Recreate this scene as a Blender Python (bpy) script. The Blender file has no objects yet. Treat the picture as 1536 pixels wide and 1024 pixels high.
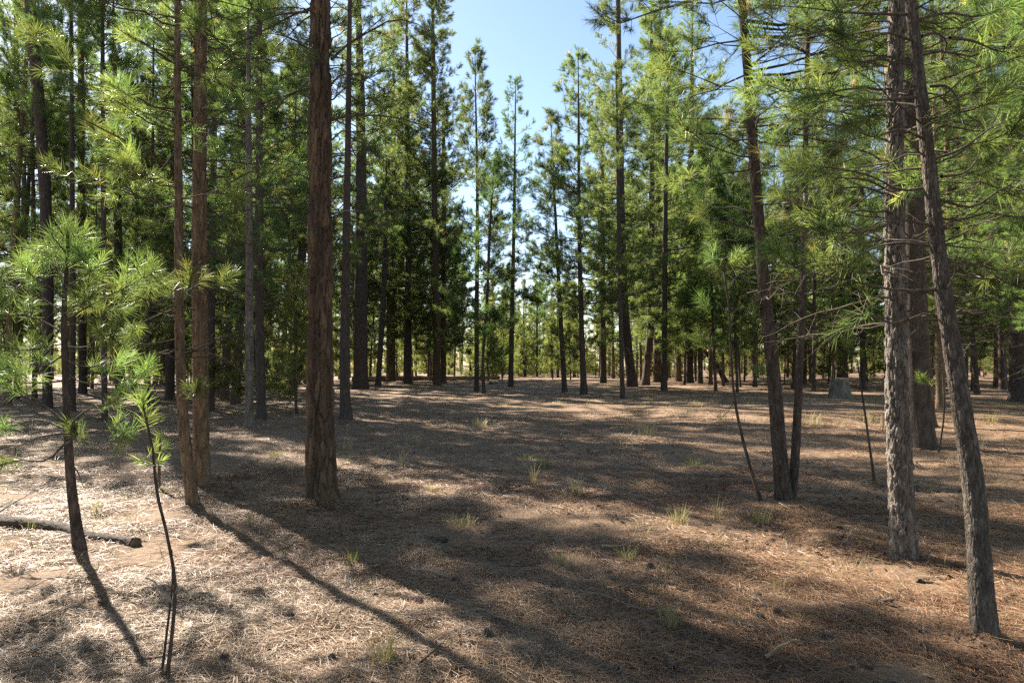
import bpy, math, random
import numpy as np
from mathutils import Vector

SC = bpy.context.scene
COL = SC.collection
PI = math.pi

# ------------------------------------------------------------------ camera
PITCH = math.atan(33 / 1024)
CP, SP = math.cos(PITCH), math.sin(PITCH)
CAM_Z = 1.6
cam_d = bpy.data.cameras.new('camera')
cam = bpy.data.objects.new('camera', cam_d)
COL.objects.link(cam)
cam_d.sensor_width = 36.0
cam_d.lens = 24.0
cam_d.clip_end = 2000
cam.location = (0, 0, CAM_Z)
cam.rotation_euler = (PI / 2 + PITCH, 0, 0)
SC.camera = cam

# ------------------------------------------------------------------ noise
def _h(ix, iy, iz):
    n = (ix.astype(np.int64) * 374761393 + iy.astype(np.int64) * 668265263 + iz.astype(np.int64) * 2147483647) & 0xFFFFFFFF
    n = ((n ^ (n >> 13)) * 1274126177) & 0xFFFFFFFF
    n = ((n ^ (n >> 15)) * 2246822519) & 0xFFFFFFFF
    return ((n ^ (n >> 16)) & 0xFFFFFF) / float(0xFFFFFF) * 2 - 1

def noise3(x, y, z):
    x, y, z = np.broadcast_arrays(np.asarray(x, float), np.asarray(y, float), np.asarray(z, float))
    ix, iy, iz = np.floor(x), np.floor(y), np.floor(z)
    fx, fy, fz = x - ix, y - iy, z - iz
    ux, uy, uz = [f * f * f * (f * (f * 6 - 15) + 10) for f in (fx, fy, fz)]
    ix, iy, iz = ix.astype(np.int64), iy.astype(np.int64), iz.astype(np.int64)
    r = 0
    for a in (0, 1):
        for b in (0, 1):
            for c in (0, 1):
                w = (ux if a else 1 - ux) * (uy if b else 1 - uy) * (uz if c else 1 - uz)
                r = r + w * _h(ix + a, iy + b, iz + c)
    return r

def ground_h(x, y):
    x = np.asarray(x, float); y = np.asarray(y, float)
    d = np.sqrt(x * x + y * y)
    far = np.clip((d - 6) / 30, 0, 1)
    h = 0.07 * noise3(x / 3.1 + 7, y / 3.1, 1.5) + 0.17 * far * noise3(x / 11.0, y / 11.0, 4.2)
    h = h + 0.35 * np.clip((d - 60) / 120, 0, 1) * noise3(x / 40.0, y / 40.0, 8.8)
    return h

MOUNDS = []
def ground_fine(x, y):
    m = 0.0
    for mx, my, mr in MOUNDS:
        d2 = (x - mx) ** 2 + (y - my) ** 2
        m = m + (0.03 + .18 * mr) * np.exp(-d2 / (2.2 * mr + .12) ** 2)
    return m + (0.036 * noise3(x / 0.62, y / 0.62, 3.3) + 0.027 * noise3(x / 0.27, y / 0.27, 9.1)
            + 0.012 * noise3(x / 0.11, y / 0.11, 5.7))

# ------------------------------------------------------------------ pixel to world (at real distance)
def ray(px, py):
    dx, dz = (px - 768) / 1024.0, (512 - py) / 1024.0
    return np.array([dx, CP - dz * SP, SP + dz * CP])

def foot(px, py):
    r = ray(px, py)
    z = 0.0
    for _ in range(12):
        t = (CAM_Z - z) / -r[2]
        p = r * t
        z = float(ground_h(p[0], p[1]))
    return np.array([p[0], p[1], z])

def at_y(px, py, Y):
    r = ray(px, py)
    t = Y / r[1]
    return np.array([r[0] * t, Y, CAM_Z + r[2] * t])

# ------------------------------------------------------------------ mesh building
class Acc:
    def __init__(self):
        self.V, self.F, self.M, self.T = [], [], [], []
        self.n = 0
    def add(self, V, F, mat=0, tint=None):
        V = np.asarray(V, float).reshape(-1, 3)
        F = np.asarray(F, np.int64)
        if len(V) == 0 or len(F) == 0:
            return
        self.V.append(V); self.F.append(F + self.n); self.M.append(np.full(len(F), mat, np.int32))
        self.T.append(np.full(len(V), 0.5) if tint is None else np.broadcast_to(np.asarray(tint, float), (len(V),)))
        self.n += len(V)
    def mesh(self, name, mats, smooth=True):
        me = bpy.data.meshes.new(name)
        if self.n:
            V = np.concatenate(self.V)
            loops = np.concatenate([f.ravel() for f in self.F])
            sizes = np.concatenate([np.full(len(f), f.shape[1], np.int64) for f in self.F])
            starts = np.concatenate([[0], np.cumsum(sizes)[:-1]])
            me.vertices.add(len(V)); me.vertices.foreach_set('co', V.ravel().astype(np.float32))
            me.loops.add(len(loops)); me.loops.foreach_set('vertex_index', loops.astype(np.int32))
            me.polygons.add(len(sizes)); me.polygons.foreach_set('loop_start', starts.astype(np.int32))
            me.update(calc_edges=True)
            me.polygons.foreach_set('material_index', np.concatenate(self.M))
            me.polygons.foreach_set('use_smooth', np.full(len(sizes), smooth))
            at = me.attributes.new('tint', 'FLOAT', 'POINT')
            at.data.foreach_set('value', np.concatenate(self.T).astype(np.float32))
        for m in mats:
            me.materials.append(m)
        me.update()
        return me
    def build(self, name, mats, parent=None, smooth=True):
        o = bpy.data.objects.new(name, self.mesh(name, mats, smooth))
        COL.objects.link(o)
        if parent is not None:
            o.parent = parent
        return o

def empty(name, loc=(0, 0, 0), rz=0.0, scale=1.0):
    o = bpy.data.objects.new(name, None)
    COL.objects.link(o)
    o.empty_display_size = 0.2
    o.location = loc
    o.rotation_euler = (0, 0, rz)
    o.scale = (scale,) * 3
    return o

def tag(o, label, cat, group=None, kind=None):
    o['label'] = label
    if cat: o['category'] = cat
    if group: o['group'] = group
    if kind: o['kind'] = kind
    return o

def nrm(a):
    return a / np.maximum(np.linalg.norm(a, axis=-1, keepdims=True), 1e-9)

def cells(u, v, nu, seed):
    """cellular pattern wrapped round a trunk: distance to the nearest gap and a value per plate"""
    iu, iv = np.floor(u), np.floor(v)
    f1 = np.full(u.shape, 9.0); f2 = f1.copy(); cid = np.zeros(u.shape)
    k = np.full(u.shape, int(seed * 13) % 9973)
    for a in (-1, 0, 1):
        for b in (-1, 0, 1):
            cx, cy = np.mod(iu + a, nu), iv + b
            jx = (_h(cx.astype(np.int64), cy.astype(np.int64), k) * .5 + .5) * .9
            jy = (_h(cx.astype(np.int64), cy.astype(np.int64), k + 71) * .5 + .5) * .9
            d = np.hypot(iu + a + jx - u, iv + b + jy - v)
            c = _h(cx.astype(np.int64), cy.astype(np.int64), k + 137) * .5 + .5
            near = d < f1
            f2 = np.where(near, f1, np.minimum(f2, d)); cid = np.where(near, c, cid); f1 = np.where(near, d, f1)
    return f2 - f1, cid

def tube(P, R, n, bark=0.0, bs=9.0, seed=0.0, cap=True, plates=None):
    """tapered tube round a polyline; bark = depth of the furrows; plates = (width, height) of bark plates in metres"""
    tint = None
    P = np.asarray(P, float); R = np.asarray(R, float)
    k = len(P)
    T = nrm(np.gradient(P, axis=0))
    m = T.mean(0)
    ref = np.array([1.0, 0, 0]) if abs(m[2]) > 0.7 * np.linalg.norm(m) else np.array([0, 0, 1.0])
    U = nrm(np.cross(T, ref)); W = np.cross(T, U)
    a = np.arange(n) / n * 2 * PI
    ca, sa = np.cos(a), np.sin(a)
    rr = np.repeat(R[:, None], n, 1)
    if bark > 0:
        s = np.concatenate([[0], np.cumsum(np.linalg.norm(np.diff(P, axis=0), axis=1))])[:, None]
        r0 = R.max()
        q = bs * r0
        wob = 0.35 * noise3(ca * 2 + seed, sa * 2, s * 1.6)
        x = ca[None] * q + seed + wob; y = sa[None] * q + wob
        f = np.abs(noise3(x, y, s * 2.6)) ; f2 = np.abs(noise3(x * 1.7 + 9, y * 1.7, s * 9.0))
        f3 = noise3(x * 4, y * 4, s * 22.0)
        crack = np.clip(f / 0.22, 0, 1) ** 0.7 * (0.6 + 0.4 * np.clip(f2 / 0.18, 0, 1))
        low = noise3(ca * 1.2 + seed + 3, sa * 1.2, s * 1.3)
        rr = rr + bark * (crack - 0.75) + bark * 0.22 * f3 + R[:, None] * 0.07 * low
    if bark > 0 and plates:
        nu = max(5, int(round(2 * PI * R[0] / plates[0])))
        ang = np.broadcast_to(np.arange(n)[None] / n, (k, n)); sv = np.broadcast_to(s, (k, n))
        wu = .35 * noise3(ca[None] * 3 + seed, sa[None] * 3, sv / plates[1] * .8) + .16 * noise3(ca[None] * 9 + seed, sa[None] * 9, sv / plates[1] * 2.6)
        wv = .35 * noise3(ca[None] * 3 + seed + 5, sa[None] * 3, sv / plates[1] * .8) + .2 * noise3(ca[None] * 8, sa[None] * 8 + seed, sv / plates[1] * 3)
        e, cid = cells(ang * nu + wu, sv / plates[1] + wv, nu, seed)
        hgt = np.clip(e / .24, 0, 1) ** .5
        fl = noise3(ca * 3 * q + seed, sa * 3 * q, sv * 30.0)
        rr = np.repeat(R[:, None], n, 1) + bark * (hgt * (.55 + .6 * cid) - .8) + bark * .18 * fl + R[:, None] * .06 * low
        root = 1 + .34 * np.maximum(0, noise3(ca * 1.7 + seed, sa * 1.7, 2.0) + .25) * np.exp(-s / (.7 * R[0] + .03))
        rr = rr * root
        tint = (.25 + .5 * cid + .12 * fl).ravel()
    V = P[:, None, :] + rr[..., None] * (U[:, None, :] * ca[None, :, None] + W[:, None, :] * sa[None, :, None])
    i = np.arange(k - 1)[:, None] * n; j = np.arange(n)[None]; j2 = (j + 1) % n
    F = np.stack([i + j, i + j2, i + n + j2, i + n + j], -1).reshape(-1, 4)
    if plates is not None:
        return V.reshape(-1, 3), F, tint
    return V.reshape(-1, 3), F

def prisms(P0, P1, r0, r1):
    """many thin three sided twigs at once"""
    P0 = np.asarray(P0, float); P1 = np.asarray(P1, float)
    m = len(P0)
    if m == 0:
        return np.zeros((0, 3)), np.zeros((0, 4), int)
    T = nrm(P1 - P0)
    ref = np.where(np.abs(T[:, 2:3]) > 0.8, np.array([[1.0, 0, 0]]), np.array([[0, 0, 1.0]]))
    U = nrm(np.cross(T, ref)); W = np.cross(T, U)
    V = np.zeros((m, 6, 3))
    r0 = np.broadcast_to(r0, (m,)); r1 = np.broadcast_to(r1, (m,))
    for q in range(3):
        c, s = math.cos(q * 2.0944), math.sin(q * 2.0944)
        V[:, q] = P0 + r0[:, None] * (U * c + W * s)
        V[:, 3 + q] = P1 + r1[:, None] * (U * c + W * s)
    b = np.arange(m)[:, None] * 6
    F = np.concatenate([b + np.array([[q, (q + 1) % 3, 3 + (q + 1) % 3, 3 + q]]) for q in range(3)])
    return V.reshape(-1, 3), F

def needles(P, D, n, ln, wd, shoot, rng, tint=None, spread=(20, 78), droop=0.12):
    """tufts of single needles round shoot ends P pointing along D"""
    P = np.asarray(P, float); D = nrm(np.asarray(D, float))
    m = len(P)
    if m == 0:
        return np.zeros((0, 3)), np.zeros((0, 3), int), np.zeros(0)
    ln = np.broadcast_to(ln, (m,))[:, None] * rng.uniform(0.7, 1.1, (m, n))
    t = rng.random((m, n))
    rv = rng.normal(size=(m, n, 3))
    Dn = D[:, None, :]
    u = nrm(rv - (rv * Dn).sum(-1, keepdims=True) * Dn)
    th = np.radians(rng.uniform(spread[0], spread[1], (m, n))) * (1.1 - 0.5 * t)
    d = np.cos(th)[..., None] * Dn + np.sin(th)[..., None] * u
    sh = np.broadcast_to(shoot, (m,))[:, None]
    b = P[:, None, :] - Dn * (sh * (1 - t))[..., None]
    tip = b + d * ln[..., None]
    tip[..., 2] -= droop * ln * rng.random((m, n))
    w = nrm(np.cross(d, rng.normal(size=(m, n, 3)))) * wd * 0.5
    mid = b + (tip - b) * 0.55; mid[..., 2] += 0.03 * ln
    V = np.stack([b - w * .7, b + w * .7, mid + w, tip, mid - w], 2) if wd < 0.0045 else np.stack([b - w, b + w, tip], 2)
    k = V.shape[2]
    base = (np.arange(m * n) * k)[:, None]
    if k == 5:
        F = np.concatenate([base + np.array([[0, 1, 2]]), base + np.array([[0, 2, 4]]), base + np.array([[4, 2, 3]])])
    else:
        F = base + np.array([[0, 1, 2]])
    tn = np.repeat(np.broadcast_to(0.45 if tint is None else tint, (m,)), n) + rng.normal(0, 0.07, m * n)
    return V.reshape(-1, 3), F, np.repeat(np.clip(tn, 0, 1), k)

# ------------------------------------------------------------------ materials
def new_mat(name):
    m = bpy.data.materials.new(name); m.use_nodes = True
    nt = m.node_tree; nt.nodes.clear()
    out = nt.nodes.new('ShaderNodeOutputMaterial')
    return m, nt, out

def ramp(nt, stops, fac):
    r = nt.nodes.new('ShaderNodeValToRGB')
    el = r.color_ramp.elements
    while len(el) > 1: el.remove(el[-1])
    el[0].position, el[0].color = stops[0][0], (*stops[0][1], 1)
    for p, c in stops[1:]:
        e = el.new(p); e.color = (*c, 1)
    nt.links.new(fac, r.inputs[0])
    return r.outputs[0]

def mapping(nt, scale, src='Object', rot=(0, 0, 0)):
    tc = nt.nodes.new('ShaderNodeTexCoord'); mp = nt.nodes.new('ShaderNodeMapping')
    mp.inputs['Scale'].default_value = scale; mp.inputs['Rotation'].default_value = rot
    nt.links.new(tc.outputs[src], mp.inputs['Vector'])
    return mp.outputs[0]

def tex_noise(nt, vec, scale, detail=4, rough=0.6):
    n = nt.nodes.new('ShaderNodeTexNoise')
    n.inputs['Scale'].default_value = scale; n.inputs['Detail'].default_value = detail; n.inputs['Roughness'].default_value = rough
    nt.links.new(vec, n.inputs['Vector'])
    return n.outputs['Fac']

def mixc(nt, fac, a, b, mode='MIX'):
    m = nt.nodes.new('ShaderNodeMix'); m.data_type = 'RGBA'; m.blend_type = mode
    for sock, v in ((m.inputs[0], fac), (m.inputs[6], a), (m.inputs[7], b)):
        if isinstance(v, (int, float)): sock.default_value = v
        elif isinstance(v, tuple): sock.default_value = (*v, 1)
        else: nt.links.new(v, sock)
    return m.outputs[2]

def needle_mat(name, stops, transl=0.6, rough=0.42, spec=0.5):
    m, nt, out = new_mat(name)
    at = nt.nodes.new('ShaderNodeAttribute'); at.attribute_name = 'tint'
    oi = nt.nodes.new('ShaderNodeObjectInfo')
    c = ramp(nt, stops, at.outputs['Fac'])
    hs = nt.nodes.new('ShaderNodeHueSaturation')
    mr = nt.nodes.new('ShaderNodeMapRange'); mr.inputs[3].default_value = 0.65; mr.inputs[4].default_value = 1.25
    nt.links.new(oi.outputs['Random'], mr.inputs[0]); nt.links.new(mr.outputs[0], hs.inputs['Value'])
    mr2 = nt.nodes.new('ShaderNodeMapRange'); mr2.inputs[3].default_value = 0.484; mr2.inputs[4].default_value = 0.53
    nt.links.new(oi.outputs['Random'], mr2.inputs[0]); nt.links.new(mr2.outputs[0], hs.inputs['Hue'])
    nt.links.new(c, hs.inputs['Color'])
    p = nt.nodes.new('ShaderNodeBsdfPrincipled')
    p.inputs['Roughness'].default_value = rough; p.inputs['Specular IOR Level'].default_value = spec
    nt.links.new(hs.outputs[0], p.inputs['Base Color'])
    tr = nt.nodes.new('ShaderNodeBsdfTranslucent')
    tc = mixc(nt, 1.0, hs.outputs[0], (2.6, 2.55, 1.4), 'MULTIPLY')
    nt.links.new(tc, tr.inputs['Color'])
    mx = nt.nodes.new('ShaderNodeMixShader'); mx.inputs[0].default_value = transl
    nt.links.new(p.outputs[0], mx.inputs[1]); nt.links.new(tr.outputs[0], mx.inputs[2])
    nt.links.new(mx.outputs[0], out.inputs[0])
    return m

def bark_mat(name, cols, zs=0.22, sc=26, bump=0.8, lichen=0.0, lcol=(0.25, 0.26, 0.2)):
    m, nt, out = new_mat(name)
    v = mapping(nt, (1, 1, zs))
    v2 = mapping(nt, (1, 1, 0.6))
    n1 = tex_noise(nt, v, sc * 0.5, 6, 0.65)
    n2 = tex_noise(nt, v2, sc * 2.2, 5, 0.7)
    vo = nt.nodes.new('ShaderNodeTexVoronoi'); vo.feature = 'DISTANCE_TO_EDGE'; vo.inputs['Scale'].default_value = sc
    nt.links.new(v, vo.inputs['Vector'])
    c = ramp(nt, cols, n1)
    at = nt.nodes.new('ShaderNodeAttribute'); at.attribute_name = 'tint'
    c = mixc(nt, 1.0, c, ramp(nt, [(.1, (.5, .48, .46)), (.5, (1, 1, 1)), (.95, (1.6, 1.6, 1.6))], at.outputs['Fac']), 'MULTIPLY')
    c = mixc(nt, 0.55, c, mixc(nt, n2, (0.35, 0.33, 0.32), (1.5, 1.45, 1.4)), 'MULTIPLY')
    if lichen > 0:
        n3 = tex_noise(nt, v2, sc * 0.8, 6, 0.75)
        f = ramp(nt, [(0.60 - 0.1 * lichen, (0, 0, 0)), (0.70, (1, 1, 1))], n3)
        c = mixc(nt, f, c, lcol)
    p = nt.nodes.new('ShaderNodeBsdfPrincipled'); p.inputs['Roughness'].default_value = 0.9
    p.inputs['Specular IOR Level'].default_value = 0.25
    nt.links.new(c, p.inputs['Base Color'])
    mth = nt.nodes.new('ShaderNodeMath'); mth.operation = 'MINIMUM'; mth.inputs[1].default_value = 0.12
    nt.links.new(vo.outputs['Distance'], mth.inputs[0])
    ad = nt.nodes.new('ShaderNodeMath'); ad.operation = 'MULTIPLY_ADD'; ad.inputs[1].default_value = 4.0
    nt.links.new(mth.outputs[0], ad.inputs[0]); nt.links.new(n2, ad.inputs[2])
    b = nt.nodes.new('ShaderNodeBump'); b.inputs['Strength'].default_value = bump; b.inputs['Distance'].default_value = 0.012
    nt.links.new(ad.outputs[0], b.inputs['Height']); nt.links.new(b.outputs[0], p.inputs['Normal'])
    nt.links.new(p.outputs[0], out.inputs[0])
    return m

def tint_mat(name, stops, rough=0.6, spec=0.4, transl=0.0):
    m, nt, out = new_mat(name)
    at = nt.nodes.new('ShaderNodeAttribute'); at.attribute_name = 'tint'
    c = ramp(nt, stops, at.outputs['Fac'])
    p = nt.nodes.new('ShaderNodeBsdfPrincipled'); p.inputs['Roughness'].default_value = rough
    p.inputs['Specular IOR Level'].default_value = spec
    nt.links.new(c, p.inputs['Base Color'])
    if transl > 0:
        tr = nt.nodes.new('ShaderNodeBsdfTranslucent'); nt.links.new(c, tr.inputs['Color'])
        mx = nt.nodes.new('ShaderNodeMixShader'); mx.inputs[0].default_value = transl
        nt.links.new(p.outputs[0], mx.inputs[1]); nt.links.new(tr.outputs[0], mx.inputs[2])
        nt.links.new(mx.outputs[0], out.inputs[0])
    else:
        nt.links.new(p.outputs[0], out.inputs[0])
    return m

GREEN = [(0.0, (0.024, 0.048, 0.028)), (0.45, (0.080, 0.112, 0.042)), (0.72, (0.140, 0.160, 0.060)), (0.86, (0.21, 0.195, 0.085)),
         (0.93, (0.20, 0.13, 0.07)), (1.0, (0.19, 0.10, 0.055))]
M_NEED = needle_mat('pine_needle', GREEN)
M_RUST = bark_mat('rust_bark', [(0.25, (0.040, 0.031, 0.026)), (0.5, (0.112, 0.078, 0.051)), (0.72, (0.22, 0.145, 0.088))], 0.2, 24, 0.9)
M_DARK = bark_mat('dark_bark', [(0.25, (0.035, 0.028, 0.025)), (0.5, (0.085, 0.066, 0.055)), (0.75, (0.15, 0.11, 0.085))], 0.3, 34, 0.8)
M_GREY = bark_mat('grey_bark', [(0.25, (0.08, 0.065, 0.055)), (0.5, (0.17, 0.145, 0.125)), (0.75, (0.27, 0.235, 0.20))], 0.4, 40, 0.9, 0.4, (0.30, 0.30, 0.25))
M_GRAPHITE = bark_mat('dark_grey_bark', [(0.25, (0.05, 0.041, 0.035)), (0.5, (0.115, 0.094, 0.078)), (0.75, (0.20, 0.165, 0.135))], 0.4, 40, 0.9, 0.3, (0.24, 0.24, 0.18))
M_TAN = bark_mat('tan_bark', [(0.25, (0.09, 0.055, 0.035)), (0.5, (0.19, 0.132, 0.083)), (0.75, (0.29, 0.205, 0.13))], 0.3, 34, 0.8)
M_TWIG = bark_mat('twig_bark', [(0.3, (0.05, 0.04, 0.033)), (0.6, (0.11, 0.085, 0.065)), (0.8, (0.17, 0.14, 0.11))], 0.6, 60, 0.4, 0.35, (0.26, 0.24, 0.12))
M_PALE = bark_mat('weathered_wood', [(0.3, (0.19, 0.17, 0.15)), (0.55, (0.34, 0.31, 0.28)), (0.8, (0.48, 0.45, 0.41))], 0.2, 40, 0.6)
M_STUMP = bark_mat('grey_stump_wood', [(0.3, (0.07, 0.065, 0.06)), (0.55, (0.22, 0.195, 0.165)), (0.8, (0.42, 0.375, 0.315))], 0.15, 14, 0.9)
M_CUT = bark_mat('cut_wood', [(0.3, (0.22, 0.15, 0.09)), (0.55, (0.36, 0.26, 0.16)), (0.8, (0.45, 0.34, 0.22))], 1.0, 40, 0.4)
M_LITTER = tint_mat('needle_litter', [(0.0, (0.055, 0.035, 0.026)), (0.2, (0.13, 0.075, 0.048)), (0.36, (0.26, 0.125, 0.065)), (0.56, (0.28, 0.17, 0.098)),
                                      (0.76, (0.31, 0.20, 0.115)), (0.9, (0.345, 0.24, 0.145)), (1.0, (0.42, 0.33, 0.235))], 0.55, 0.3)
M_GRASS = tint_mat('grass_blade', [(0.0, (0.06, 0.09, 0.025)), (0.4, (0.15, 0.18, 0.05)), (0.7, (0.36, 0.31, 0.12)), (1.0, (0.46, 0.38, 0.22))], 0.5, 0.4, 0.4)
M_CONE = tint_mat('pine_cone', [(0.0, (0.05, 0.035, 0.028)), (0.6, (0.15, 0.10, 0.07)), (1.0, (0.30, 0.24, 0.2))], 0.7, 0.3)

def ground_mat():
    m, nt, out = new_mat('forest_floor')
    v = mapping(nt, (1, 1, 1))
    big = tex_noise(nt, v, 0.45, 5, 0.6)
    mid = tex_noise(nt, v, 3.5, 6, 0.7)
    fine = tex_noise(nt, v, 38, 6, 0.75)
    va = mapping(nt, (1, 0.12, 1), rot=(0, 0, 0.6)); vb = mapping(nt, (0.12, 1, 1), rot=(0, 0, 0.25)); vc = mapping(nt, (1, 0.12, 1), rot=(0, 0, -0.9))
    s1, s2, s3 = (tex_noise(nt, q, 75, 3, 0.6) for q in (va, vb, vc))
    mx = nt.nodes.new('ShaderNodeMath'); mx.operation = 'MAXIMUM'; nt.links.new(s1, mx.inputs[0]); nt.links.new(s2, mx.inputs[1])
    mx2 = nt.nodes.new('ShaderNodeMath'); mx2.operation = 'MAXIMUM'; nt.links.new(mx.outputs[0], mx2.inputs[0]); nt.links.new(s3, mx2.inputs[1])
    straw = ramp(nt, [(0.50, (0, 0, 0)), (0.66, (1, 1, 1))], mx2.outputs[0])
    c = ramp(nt, [(0.28, (0.068, 0.047, 0.033)), (0.5, (0.15, 0.104, 0.068)), (0.72, (0.235, 0.165, 0.108))], mid)
    c = mixc(nt, ramp(nt, [(0.35, (0, 0, 0)), (0.65, (1, 1, 1))], big), c, mixc(nt, 1.0, c, (1.08, 0.98, 0.9), 'MULTIPLY'))
    c = mixc(nt, straw, c, mixc(nt, big, (0.30, 0.165, 0.09), (0.345, 0.235, 0.14)))
    c = mixc(nt, 0.6, c, mixc(nt, fine, (0.45, 0.43, 0.42), (1.55, 1.5, 1.45)), 'MULTIPLY')
    p = nt.nodes.new('ShaderNodeBsdfPrincipled'); p.inputs['Roughness'].default_value = 0.85; p.inputs['Specular IOR Level'].default_value = 0.3
    nt.links.new(c, p.inputs['Base Color'])
    ad = nt.nodes.new('ShaderNodeMath'); ad.operation = 'MULTIPLY_ADD'; ad.inputs[1].default_value = 0.6
    nt.links.new(mx2.outputs[0], ad.inputs[0]); nt.links.new(fine, ad.inputs[2])
    ad2 = nt.nodes.new('ShaderNodeMath'); ad2.operation = 'MULTIPLY_ADD'; ad2.inputs[1].default_value = 2.2
    nt.links.new(mid, ad2.inputs[0]); nt.links.new(ad.outputs[0], ad2.inputs[2])
    b = nt.nodes.new('ShaderNodeBump'); b.inputs['Strength'].default_value = 0.9; b.inputs['Distance'].default_value = 0.03
    nt.links.new(ad2.outputs[0], b.inputs['Height']); nt.links.new(b.outputs[0], p.inputs['Normal'])
    nt.links.new(p.outputs[0], out.inputs[0])
    return m
M_GROUND = ground_mat()

# ------------------------------------------------------------------ ground: one sheet, finer close to the viewer
def build_ground():
    nr, na = 300, 500
    r = 0.4 * (700 / 0.4) ** (np.arange(nr) / (nr - 1))
    r[0] = 0.05
    a = np.arange(na) / na * 2 * PI
    # more rays towards the clearing
    a = a + 0.72 * np.sin(a - PI / 2 + PI) * 1.0
    X, Y = r[:, None] * np.cos(a)[None], r[:, None] * np.sin(a)[None]
    fade = np.clip(1.4 - r / 22, 0, 1)[:, None]
    Z = ground_h(X, Y) + ground_fine(X, Y) * (0.35 + 0.65 * fade)
    V = np.stack([X, Y, Z], -1).reshape(-1, 3)
    i = np.arange(nr - 1)[:, None] * na; j = np.arange(na)[None]; j2 = (j + 1) % na
    F = np.stack([i + j, i + na + j, i + na + j2, i + j2], -1).reshape(-1, 4)
    A = Acc(); A.add(V, F)
    A.add([[0, 0, float(ground_h(0, 0))]], np.zeros((0, 3)))
    o = A.build('forest_floor_ground', [M_GROUND])
    o.name = 'ground'
    tag(o, 'brown forest floor covered in dry pine needles', None, kind='structure')

def floor_z(x, y):
    d = np.sqrt(np.asarray(x) ** 2 + np.asarray(y) ** 2)
    return ground_h(x, y) + ground_fine(x, y) * (0.35 + 0.65 * np.clip(1.4 - d / 22, 0, 1))

def build_litter():
    rng = np.random.default_rng(5)
    A = Acc()
    def ringful(n, r0, r1, wmul):
        r = np.sqrt(rng.random(n) * (r1 * r1 - r0 * r0) + r0 * r0)
        a = rng.uniform(-0.80, 0.80, n)
        x, y = r * np.sin(a), r * np.cos(a)
        keep = noise3(x / 0.5, y / 0.5, 2.0) + 0.6 * noise3(x / 1.7, y / 1.7, 6.0) + rng.uniform(-0.7, 1.0, n) > 0.08
        x, y = x[keep], y[keep]; n = len(x)
        flow = noise3(x / 0.8, y / 0.8, 12.0) * 2.6
        ang = flow + rng.normal(0, 1.25, n)
        ln = rng.uniform(0.06, 0.19, n); w = rng.uniform(0.0006, 0.0014, n) * wmul
        dz = rng.normal(0.0, 0.16, n)
        d = np.stack([np.cos(ang), np.sin(ang), dz], -1)
        side = np.stack([-np.sin(ang), np.cos(ang), rng.normal(0, 0.5, n)], -1) * w[:, None]
        c0 = np.stack([x, y, floor_z(x, y) + rng.uniform(0.002, 0.028, n) * np.clip(noise3(x / .35, y / .35, 7.) + .7, 0.2, 1.5)], -1)
        bend = np.stack([-np.sin(ang), np.cos(ang), np.zeros(n)], -1) * (rng.normal(0, 0.045, n) * ln)[:, None]
        p0 = c0 - d * ln[:, None] / 2; p1 = c0 + bend + np.array([0, 0, 0.004]); p2 = c0 + d * ln[:, None] / 2
        for p in (p0, p2):
            p[:, 2] = np.maximum(p[:, 2], floor_z(p[:, 0], p[:, 1]) + 0.001)
        V = np.stack([p0 - side, p0 + side, p1 - side, p1 + side, p2 - side * .6, p2 + side * .6], 1)
        b = (np.arange(n) * 6)[:, None]
        F = np.concatenate([b + np.array([[0, 1, 3, 2]]), b + np.array([[2, 3, 5, 4]])])
        zone = 0.53 + 0.19 * noise3(x / 0.9, y / 0.9, 20.0) + 0.14 * noise3(x / 2.4, y / 2.4, 23.0)
        t = np.clip(zone + rng.normal(0.03, 0.2, n), 0, 1)
        A.add(V.reshape(-1, 3), F, 0, np.repeat(t, 6))
    ringful(260000, 2.6, 6.0, 1.0)
    ringful(240000, 6.0, 11.0, 1.5)
    ringful(150000, 11.0, 24.0, 2.6)
    o = A.build('needle_litter', [M_LITTER], smooth=False)
    tag(o, 'loose dry pine needles lying over the forest floor', 'needle litter', kind='stuff')

# ------------------------------------------------------------------ trees
def lod(d):
    if d < 9: return dict(n=62, w=0.0032, ln=0.165, sh=0.17, k=3)
    if d < 15: return dict(n=46, w=0.0075, ln=0.18, sh=0.17, k=3)
    if d < 28: return dict(n=42, w=0.0095, ln=0.20, sh=0.2, k=2)
    return dict(n=42, w=0.0122, ln=0.25, sh=0.26, k=2)

def curve(pts, n):
    """smooth resample of a polyline (Catmull-Rom)"""
    P = np.asarray(pts, float)
    if len(P) == 2:
        return P[0] + (P[1] - P[0]) * np.linspace(0, 1, n)[:, None]
    Q = np.concatenate([[2 * P[0] - P[1]], P, [2 * P[-1] - P[-2]]])
    t = np.linspace(0, len(P) - 1 - 1e-6, n)
    i = t.astype(int); f = (t - i)[:, None]
    a, b, c, d = Q[i], Q[i + 1], Q[i + 2], Q[i + 3]
    return 0.5 * (2 * b + (c - a) * f + (2 * a - 5 * b + 4 * c - d) * f ** 2 + (3 * b - a - 3 * c + d) * f ** 3)

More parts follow.
